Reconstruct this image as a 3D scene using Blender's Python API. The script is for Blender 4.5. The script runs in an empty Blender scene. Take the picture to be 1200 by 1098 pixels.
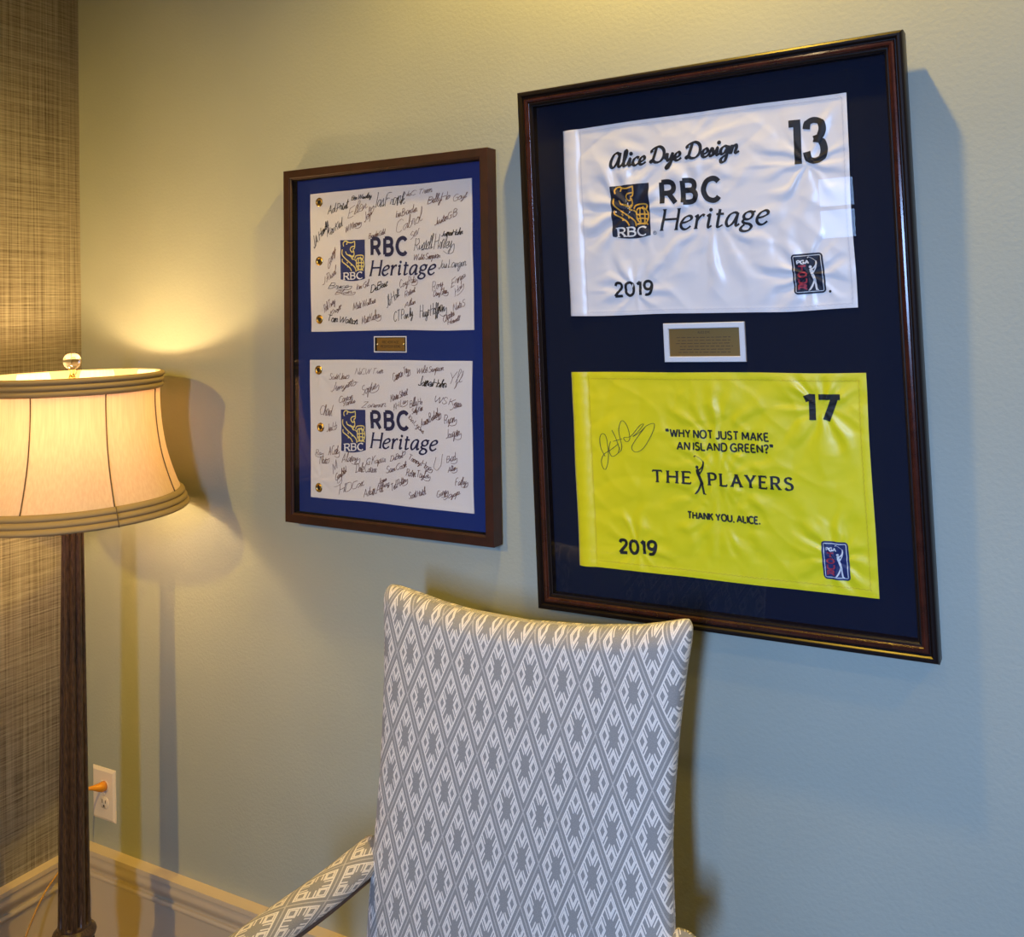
import bpy, math, random
from mathutils import Vector, Matrix, noise
PI = math.pi
random.seed(7)
scene = bpy.context.scene
COL = scene.collection

# ------------------------------------------------------------------ camera
cam_data = bpy.data.cameras.new('camera')
cam = bpy.data.objects.new('camera', cam_data)
COL.objects.link(cam)
cam_data.sensor_fit = 'HORIZONTAL'
cam_data.sensor_width = 36.0
cam_data.lens = 1115.7474 / 1200 * 36.0
cam_data.shift_x = (600 - 602.9232) / 1200
cam_data.shift_y = (305.4532 - 549) / 1200
cam_data.clip_start = 0.02
yaw, pitch, roll = (math.radians(a) for a in (29.6777, 3.2858, -2.0796))
f = Vector((-math.sin(yaw) * math.cos(pitch), math.cos(yaw) * math.cos(pitch), math.sin(pitch)))
r0 = Vector((math.cos(yaw), math.sin(yaw), 0))
u0 = r0.cross(f)
rr = math.cos(roll) * r0 + math.sin(roll) * u0
uu = -math.sin(roll) * r0 + math.cos(roll) * u0
m3 = Matrix((rr, uu, -f)).transposed()
cam.matrix_world = Matrix.Translation((2.266, -1.6328, 1.6114)) @ m3.to_4x4()
scene.camera = cam

# ------------------------------------------------------------------ colour, world, lights
scene.view_settings.view_transform = 'Standard'
scene.view_settings.look = 'None'
scene.view_settings.gamma = 1.0
scene.view_settings.exposure = 0.12
scene.view_settings.use_curve_mapping = False
world = bpy.data.worlds.new('world')
scene.world = world
world.use_nodes = True
world.node_tree.nodes['Background'].inputs[0].default_value = (0.55, 0.72, 1.0, 1)
world.node_tree.nodes['Background'].inputs[1].default_value = 0.6
scene.cycles.use_denoising = True
scene.cycles.max_bounces = 10
scene.cycles.diffuse_bounces = 5
scene.cycles.transparent_max_bounces = 16
scene.cycles.sample_clamp_indirect = 6.0
scene.cycles.caustics_reflective = False
scene.cycles.caustics_refractive = False


def light(name, kind, loc, energy, color, target=None, **kw):
    d = bpy.data.lights.new(name, kind)
    d.energy = energy
    d.color = color
    for k, v in kw.items():
        setattr(d, k, v)
    o = bpy.data.objects.new(name, d)
    COL.objects.link(o)
    o.location = loc
    if target is not None:
        o.rotation_euler = (Vector(target) - Vector(loc)).to_track_quat('-Z', 'Y').to_euler()
    return o


WARM = (1.0, 0.61, 0.06)
COOL = (0.33, 0.535, 1.0)
# recessed ceiling wall-washer above the large frame
light('washer_light', 'SPOT', (1.72, -0.30, 2.86), 86, WARM, (1.72, -0.12, 0.0), spot_size=math.radians(150), spot_blend=0.6, shadow_soft_size=0.025)
# recessed downlights farther out in the room, then an added fill
light('downlight_corner', 'SPOT', (0.46, -4.1, 2.84), 270, WARM, (0.28, 0.0, 1.26), spot_size=math.radians(40), spot_blend=0.9, shadow_soft_size=0.07)
light('downlight_right', 'SPOT', (3.5, -0.75, 2.86), 40, WARM, (3.2, -0.55, 0.0), spot_size=math.radians(140), spot_blend=0.6, shadow_soft_size=0.04)
light('flag_fill_light', 'SPOT', (1.95, -1.5, 2.86), 20, (1.0, 0.74, 0.40), (1.72, 0.0, 1.45), spot_size=math.radians(36), spot_blend=0.9, shadow_soft_size=0.04)  # added fill spot, only there to brighten the framed flags
# daylight entering through the two windows of the wall behind the camera
WINDOWS = ((0.97, 1.24, 1.85, 2.28), (2.58, 2.92, 1.45, 2.65))
for wi, (wx0, wx1, wz0, wz1) in enumerate(WINDOWS):
    light('window_daylight', 'AREA', ((wx0 + wx1) / 2, -4.62, (wz0 + wz1) / 2), (2.4, 30)[wi], COOL,
          ((1.1, 0, 2.0), (2.15, 0, 0.72))[wi], shape='RECTANGLE', size=wx1 - wx0, size_y=wz1 - wz0, spread=math.radians((150, 60)[wi]))


# ------------------------------------------------------------------ helpers
def mesh_obj(name, verts, faces, mats, parent=None, smooth=False, fm=None, uvs=None):
    me = bpy.data.meshes.new(name)
    me.from_pydata([tuple(v) for v in verts], [], faces)
    for m in (mats if isinstance(mats, (list, tuple)) else [mats]):
        me.materials.append(m)
    if fm:
        me.polygons.foreach_set('material_index', fm)
    if smooth:
        me.polygons.foreach_set('use_smooth', [True] * len(me.polygons))
    if uvs:
        lay = me.uv_layers.new(name='UVMap')
        for lp in me.loops:
            lay.data[lp.index].uv = uvs[lp.vertex_index]
    me.validate()
    me.update()
    o = bpy.data.objects.new(name, me)
    COL.objects.link(o)
    if parent:
        o.parent = parent
    return o


class MB:
    """collects pieces of one mesh"""
    def __init__(self):
        self.v = []; self.f = []; self.m = []
        self.uv = []

    def add(self, v, f, mi=0, uv=None):
        n = len(self.v)
        self.v += [tuple(x) for x in v]
        self.f += [tuple(i + n for i in q) for q in f]
        self.m += [mi] * len(f)
        self.uv += uv if uv else [(0, 0)] * len(v)
        return self

    def box(self, x0, x1, y0, y1, z0, z1, mi=0):
        v = [(x, y, z) for z in (z0, z1) for y in (y0, y1) for x in (x0, x1)]
        f = [(0, 2, 3, 1), (4, 5, 7, 6), (0, 1, 5, 4), (2, 6, 7, 3), (0, 4, 6, 2), (1, 3, 7, 5)]
        return self.add(v, f, mi)

    def bevel_box(self, x0, x1, y0, y1, z0, z1, b, mi=0):
        import itertools
        # box with chamfered edges: three nested rings per axis via convex hull of 24 points
        import bmesh
        bm = bmesh.new()
        for sx, sy, sz in itertools.product((0, 1), repeat=3):
            X = (x0, x1)[sx]; Y = (y0, y1)[sy]; Z = (z0, z1)[sz]
            dx = b if sx == 0 else -b; dy = b if sy == 0 else -b; dz = b if sz == 0 else -b
            for t in ((0, 1, 1), (1, 0, 1), (1, 1, 0)):
                bm.verts.new((X + dx * t[0], Y + dy * t[1], Z + dz * t[2]))
        bmesh.ops.convex_hull(bm, input=bm.verts)
        bm.verts.index_update()
        self.add([v.co[:] for v in bm.verts], [tuple(v.index for v in q.verts) for q in bm.faces], mi)
        bm.free()
        return self

    def lathe(self, prof, n=48, cx=0, cy=0, mi=0, rfun=None, cap=True):
        v = []; f = []
        for (r, z) in prof:
            for k in range(n):
                a = 2 * PI * k / n
                q = r * (rfun(a, z) if rfun else 1)
                v.append((cx + q * math.cos(a), cy + q * math.sin(a), z))
        for i in range(len(prof) - 1):
            for k in range(n):
                k2 = (k + 1) % n
                f.append((i * n + k, i * n + k2, (i + 1) * n + k2, (i + 1) * n + k))
        if cap:
            f.append(tuple(range(n - 1, -1, -1)))
            f.append(tuple((len(prof) - 1) * n + k for k in range(n)))
        return self.add(v, f, mi)

    def tube(self, pts, r, n=10, mi=0, cap=True):
        pts = [Vector(q) for q in pts]
        rs = r if isinstance(r, (list, tuple)) else [r] * len(pts)
        v = []; f = []
        up = Vector((0.13, 0.31, 0.94))
        for i, q in enumerate(pts):
            t = (pts[min(i + 1, len(pts) - 1)] - pts[max(i - 1, 0)]).normalized()
            a = t.cross(up)
            if a.length < 1e-3:
                a = t.cross(Vector((1, 0, 0)))
            a.normalize()
            b = t.cross(a)
            for k in range(n):
                w = 2 * PI * k / n
                v.append(q + (a * math.cos(w) + b * math.sin(w)) * rs[i])
        for i in range(len(pts) - 1):
            for k in range(n):
                k2 = (k + 1) % n
                f.append((i * n + k, (i + 1) * n + k, (i + 1) * n + k2, i * n + k2))
        if cap:
            f.append(tuple(range(n)))
            f.append(tuple((len(pts) - 1) * n + k for k in range(n - 1, -1, -1)))
        return self.add(v, f, mi)

    def build(self, name, mats, parent=None, smooth=False, uv=False):
        return mesh_obj(name, self.v, self.f, mats, parent, smooth, self.m, self.uv if uv else None)


def smooth_by_angle(o, deg=35):
    me = o.data
    me.polygons.foreach_set('use_smooth', [True] * len(me.polygons))
    me.update()
    try:
        me.set_sharp_from_angle(angle=math.radians(deg))
    except Exception:
        pass
    return o


def empty(name, loc, label, cat, rot=(0, 0, 0), group=None):
    o = bpy.data.objects.new(name, None)
    o.empty_display_size = 0.05
    COL.objects.link(o)
    o.location = loc
    o.rotation_euler = rot
    o['label'] = label
    o['category'] = cat
    if group:
        o['group'] = group
    return o


def struct(o, label=None):
    o['kind'] = 'structure'
    if label:
        o['label'] = label
    return o


def crom(pts, per=6, closed=False):
    """Catmull-Rom through 2-D or 3-D points; doubled points make corners"""
    P = [Vector(q) for q in pts]
    out = []
    n = len(P)
    for i in range(n - 1):
        a = P[max(i - 1, 0)]; b = P[i]; c = P[i + 1]; d = P[min(i + 2, n - 1)]
        if (b - c).length < 1e-9:
            continue
        for k in range(per):
            t = k / per
            t2 = t * t; t3 = t2 * t
            out.append(0.5 * ((2 * b) + (-a + c) * t + (2 * a - 5 * b + 4 * c - d) * t2 + (-a + 3 * b - 3 * c + d) * t3))
    out.append(P[-1].copy())
    return out


# ------------------------------------------------------------------ materials
def new_mat(name):
    m = bpy.data.materials.new(name)
    m.use_nodes = True
    nt = m.node_tree
    return m, nt, nt.nodes['Principled BSDF']


def P(name, color, rough=0.5, metal=0.0, spec=0.5, **kw):
    m, nt, b = new_mat(name)
    b.inputs['Base Color'].default_value = (*color, 1)
    b.inputs['Roughness'].default_value = rough
    b.inputs['Metallic'].default_value = metal
    b.inputs['Specular IOR Level'].default_value = spec
    for k, v in kw.items():
        b.inputs[k.replace('_', ' ')].default_value = v
    return m


def nd(nt, kind, **kw):
    n = nt.nodes.new(kind)
    for k, v in kw.items():
        setattr(n, k, v)
    return n


def math_node(nt, op, a, b=None, c=None):
    n = nt.nodes.new('ShaderNodeMath')
    n.operation = op
    for i, v in enumerate((a, b, c)):
        if v is None:
            continue
        if isinstance(v, (int, float)):
            n.inputs[i].default_value = v
        else:
            nt.links.new(v, n.inputs[i])
    return n.outputs[0]


def noise_col(nt, vec, scale, detail, c0, c1, lo=0.35, hi=0.65):
    t = nd(nt, 'ShaderNodeTexNoise')
    t.inputs['Scale'].default_value = scale
    t.inputs['Detail'].default_value = detail
    if vec is not None:
        nt.links.new(vec, t.inputs['Vector'])
    r = nd(nt, 'ShaderNodeValToRGB')
    r.color_ramp.elements[0].position = lo
    r.color_ramp.elements[1].position = hi
    r.color_ramp.elements[0].color = (*c0, 1)
    r.color_ramp.elements[1].color = (*c1, 1)
    nt.links.new(t.outputs['Fac'], r.inputs[0])
    return t, r


def bump(nt, bsdf, height, strength, dist=0.001):
    b = nd(nt, 'ShaderNodeBump')
    b.inputs['Strength'].default_value = strength
    b.inputs['Distance'].default_value = dist
    nt.links.new(height, b.inputs['Height'])
    nt.links.new(b.outputs[0], bsdf.inputs['Normal'])


def mapped(nt, scale, coord='Object'):
    tc = nd(nt, 'ShaderNodeTexCoord')
    mp = nd(nt, 'ShaderNodeMapping')
    mp.inputs['Scale'].default_value = scale
    nt.links.new(tc.outputs[coord], mp.inputs['Vector'])
    return mp.outputs[0]


def mat_paint(name, c, bumpy=0.16):
    m, nt, b = new_mat(name)
    b.inputs['Roughness'].default_value = 0.62
    b.inputs['Specular IOR Level'].default_value = 0.3
    t, r = noise_col(nt, mapped(nt, (1, 1, 1)), 3.0, 3, tuple(x * 0.97 for x in c), tuple(min(1, x * 1.03) for x in c))
    nt.links.new(r.outputs[0], b.inputs['Base Color'])
    t2 = nd(nt, 'ShaderNodeTexNoise')
    t2.inputs['Scale'].default_value = 140
    t2.inputs['Detail'].default_value = 3
    nt.links.new(mapped(nt, (1, 1, 1)), t2.inputs['Vector'])
    bump(nt, b, t2.outputs['Fac'], bumpy, 0.004)
    return m


def mat_wood(name, c0, c1, rough, coat=0.3, scale=(30, 30, 2)):
    m, nt, b = new_mat(name)
    b.inputs['Roughness'].default_value = rough
    b.inputs['Coat Weight'].default_value = coat
    b.inputs['Coat Roughness'].default_value = 0.12
    t, r = noise_col(nt, mapped(nt, scale), 6.0, 5, c0, c1, 0.3, 0.7)
    nt.links.new(r.outputs[0], b.inputs['Base Color'])
    return m


M = {}
M['paint'] = mat_paint('sage_wall_paint', (0.375, 0.41, 0.342))
M['ceiling'] = mat_paint('ceiling_paint', (0.78, 0.76, 0.70), 0.1)
M['trim'] = P('cream_gloss_paint', (0.64, 0.54, 0.38), 0.28, 0, 0.5)
M['carpet'] = mat_paint('brown_carpet', (0.22, 0.17, 0.12), 1.0)
M['mahogany'] = mat_wood('mahogany_frame', (0.020, 0.005, 0.003), (0.036, 0.008, 0.005), 0.48, 0.0, (6, 6, 6))
M['black_lacquer'] = P('black_lacquer', (0.008, 0.005, 0.005), 0.30, 0, 0.35)
M['red_lacquer'] = mat_wood('dark_red_lacquer', (0.028, 0.007, 0.004), (0.055, 0.014, 0.008), 0.24, 0.2, (8, 8, 8))
M['mat_blue'] = P('royal_blue_mat_board', (0.010, 0.030, 0.17), 0.9, 0, 0.2)
M['mat_navy'] = P('navy_mat_board', (0.005, 0.009, 0.026), 0.9, 0, 0.2)
M['recess_black'] = P('recess_shade_black', (0.006, 0.006, 0.008), 0.9, 0, 0.2)  # recess shade painted as black on the smaller frame's inner moulding wall
M['white_bevel'] = P('white_bevel_board', (0.80, 0.82, 0.86), 0.7)
M['brass_dark'] = P('engraved_brass', (0.36, 0.22, 0.07), 0.38, 0.7)
M['brass'] = P('polished_brass', (0.75, 0.52, 0.20), 0.22, 1.0)
M['hole'] = P('grommet_hole', (0.01, 0.01, 0.01), 0.8)
M['screw'] = P('nickel_screw', (0.75, 0.75, 0.75), 0.25, 1.0)
M['ink'] = P('black_marker_ink', (0.022, 0.020, 0.026), 0.5)
M['ink_brown'] = P('brown_marker_ink', (0.16, 0.085, 0.075), 0.5)
M['print_black'] = P('black_embroidery', (0.008, 0.008, 0.012), 0.6)
M['print_navy'] = P('navy_print', (0.010, 0.014, 0.075), 0.6)
M['print_shield'] = P('navy_shield_print', (0.010, 0.028, 0.16), 0.55)
M['shield_dark'] = P('dark_navy_shield_thread', (0.006, 0.009, 0.030), 0.55)
M['gold'] = P('gold_thread', (0.80, 0.44, 0.05), 0.5)
M['pale_gold'] = P('pale_gold_print', (0.85, 0.74, 0.25), 0.5)
M['white_thread'] = P('white_thread', (0.82, 0.83, 0.85), 0.5)
M['red_thread'] = P('red_thread', (0.42, 0.035, 0.06), 0.55)
M['badge_blue'] = P('blue_badge_thread', (0.012, 0.025, 0.13), 0.55)
M['fade'] = P('engraving', (0.10, 0.055, 0.02), 0.6)
M['plastic'] = P('almond_plastic', (0.80, 0.72, 0.62), 0.32)
M['slot'] = P('slot_shadow', (0.02, 0.018, 0.015), 0.7)


def mat_satin(name, c, rough=0.30, sheen=0.2):
    m, nt, b = new_mat(name)
    b.inputs['Base Color'].default_value = (*c, 1)
    b.inputs['Roughness'].default_value = rough
    b.inputs['Specular IOR Level'].default_value = 0.55
    b.inputs['Sheen Weight'].default_value = sheen
    t = nd(nt, 'ShaderNodeTexNoise')
    t.inputs['Scale'].default_value = 1
    t.inputs['Detail'].default_value = 2
    nt.links.new(mapped(nt, (900, 200, 900)), t.inputs['Vector'])
    bump(nt, b, t.outputs['Fac'], 0.12, 0.0006)
    return m


M['satin_white'] = mat_satin('white_satin', (0.90, 0.89, 0.91))
M['satin_yellow'] = mat_satin('yellow_satin', (0.96, 0.82, 0.008), 0.38)
M['nylon_white'] = mat_satin('white_nylon', (0.78, 0.77, 0.79), 0.55, 0.1)
M['stitch_white'] = P('white_stitch', (0.62, 0.62, 0.68), 0.6)
M['stitch_yellow'] = P('yellow_stitch', (0.62, 0.45, 0.01), 0.6)


def mat_glass_pane():
    m, nt, b = new_mat('picture_glass')
    nt.nodes.remove(b)
    out = [n for n in nt.nodes if n.type == 'OUTPUT_MATERIAL'][0]
    tr = nd(nt, 'ShaderNodeBsdfTransparent')
    tr.inputs[0].default_value = (0.99, 0.995, 0.99, 1)
    gl = nd(nt, 'ShaderNodeBsdfGlossy')
    gl.inputs['Roughness'].default_value = 0.0
    lw = nd(nt, 'ShaderNodeLayerWeight')
    lw.inputs['Blend'].default_value = 0.5
    p5 = math_node(nt, 'POWER', lw.outputs['Facing'], 5.0)
    fac = math_node(nt, 'MULTIPLY_ADD', p5, 0.97, 0.022)
    mx = nd(nt, 'ShaderNodeMixShader')
    nt.links.new(fac, mx.inputs[0])
    nt.links.new(tr.outputs[0], mx.inputs[1])
    nt.links.new(gl.outputs[0], mx.inputs[2])
    nt.links.new(mx.outputs[0], out.inputs['Surface'])
    return m


M['glass'] = mat_glass_pane()


def mat_grasscloth():
    m, nt, b = new_mat('woven_grasscloth')
    b.inputs['Roughness'].default_value = 0.75
    b.inputs['Specular IOR Level'].default_value = 0.2
    tv = nd(nt, 'ShaderNodeTexNoise'); tv.inputs['Scale'].default_value = 1; tv.inputs['Detail'].default_value = 3
    nt.links.new(mapped(nt, (1, 230, 2.6)), tv.inputs['Vector'])
    th = nd(nt, 'ShaderNodeTexNoise'); th.inputs['Scale'].default_value = 1; th.inputs['Detail'].default_value = 3
    nt.links.new(mapped(nt, (1, 3.5, 300)), th.inputs['Vector'])
    fine = nd(nt, 'ShaderNodeTexNoise'); fine.inputs['Scale'].default_value = 1; fine.inputs['Detail'].default_value = 1
    nt.links.new(mapped(nt, (1, 30, 620)), fine.inputs['Vector'])
    s = math_node(nt, 'ADD', math_node(nt, 'MULTIPLY', tv.outputs['Fac'], 0.42), math_node(nt, 'MULTIPLY', th.outputs['Fac'], 0.38))
    s = math_node(nt, 'ADD', s, math_node(nt, 'MULTIPLY', fine.outputs['Fac'], 0.20))
    r = nd(nt, 'ShaderNodeValToRGB')
    e = r.color_ramp.elements
    e[0].position = 0.36; e[0].color = (0.125, 0.10, 0.07, 1)
    e[1].position = 0.66; e[1].color = (0.45, 0.425, 0.335, 1)
    k = e.new(0.5); k.color = (0.285, 0.26, 0.195, 1)
    nt.links.new(s, r.inputs[0])
    nt.links.new(r.outputs[0], b.inputs['Base Color'])
    bump(nt, b, s, 0.5, 0.003)
    return m


M['grass'] = mat_grasscloth()


def mat_weave(name, W, H, su, sv, grey, cream):
    """lozenge lattice with stepped snowflake motif, from UV in metres"""
    m, nt, b = new_mat(name)
    b.inputs['Roughness'].default_value = 0.8
    b.inputs['Specular IOR Level'].default_value = 0.25
    b.inputs['Sheen Weight'].default_value = 0.15
    tc = nd(nt, 'ShaderNodeTexCoord')
    sp = nd(nt, 'ShaderNodeSeparateXYZ')
    nt.links.new(tc.outputs['UV'], sp.inputs[0])
    mn = lambda op, a, c=None, d=None: math_node(nt, op, a, c, d)
    s = mn('DIVIDE', mn('SUBTRACT', sp.outputs[0], su), W)
    t = mn('DIVIDE', mn('SUBTRACT', sp.outputs[1], sv), H)
    p = mn('ADD', s, t)
    q = mn('SUBTRACT', s, t)
    A = mn('ABSOLUTE', mn('SUBTRACT', mn('FRACT', p), 0.5))
    B = mn('ABSOLUTE', mn('SUBTRACT', mn('FRACT', q), 0.5))
    mx = mn('MAXIMUM', A, B)
    mi = mn('MINIMUM', A, B)
    rng = lambda x, lo, hi: mn('MULTIPLY', mn('GREATER_THAN', x, lo), mn('LESS_THAN', x, hi))
    line = rng(mx, 0.360, 0.402)
    line = mn('MAXIMUM', line, mn('MULTIPLY', mn('GREATER_THAN', mx, 0.482), 0.45))
    # small lozenges in the corners of each lozenge
    cq = mn('MAXIMUM', mn('ABSOLUTE', mn('SUBTRACT', A, 0.252)), mn('ABSOLUTE', mn('SUBTRACT', B, 0.252)))
    line = mn('MAXIMUM', line, rng(cq, 0.062, 0.098))
    # branches of the snowflake
    arm = mn('MULTIPLY', rng(mi, 0.050, 0.086), rng(mx, 0.165, 0.36))
    line = mn('MAXIMUM', line, arm)
    arm2 = mn('MULTIPLY', rng(mi, 0.120, 0.152), rng(mx, 0.120, 0.36))
    line = mn('MAXIMUM', line, arm2)
    # thread speckle
    tn = nd(nt, 'ShaderNodeTexNoise')
    tn.inputs['Scale'].default_value = 900
    tn.inputs['Detail'].default_value = 1
    nt.links.new(tc.outputs['UV'], tn.inputs['Vector'])
    sp2 = mn('MULTIPLY', mn('SUBTRACT', tn.outputs['Fac'], 0.5), 0.9)
    line = mn('ADD', line, sp2)
    cl = nt.nodes.new('ShaderNodeClamp')
    nt.links.new(line, cl.inputs[0])
    mixc = nd(nt, 'ShaderNodeMix', data_type='RGBA')
    nt.links.new(cl.outputs[0], mixc.inputs[0])
    mixc.inputs[6].default_value = (*grey, 1)
    mixc.inputs[7].default_value = (*cream, 1)
    nt.links.new(mixc.outputs[2], b.inputs['Base Color'])
    bump(nt, b, cl.outputs[0], 0.35, 0.0012)
    return m


GREY = (0.30, 0.295, 0.27)
CREAM = (0.90, 0.85, 0.75)

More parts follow.
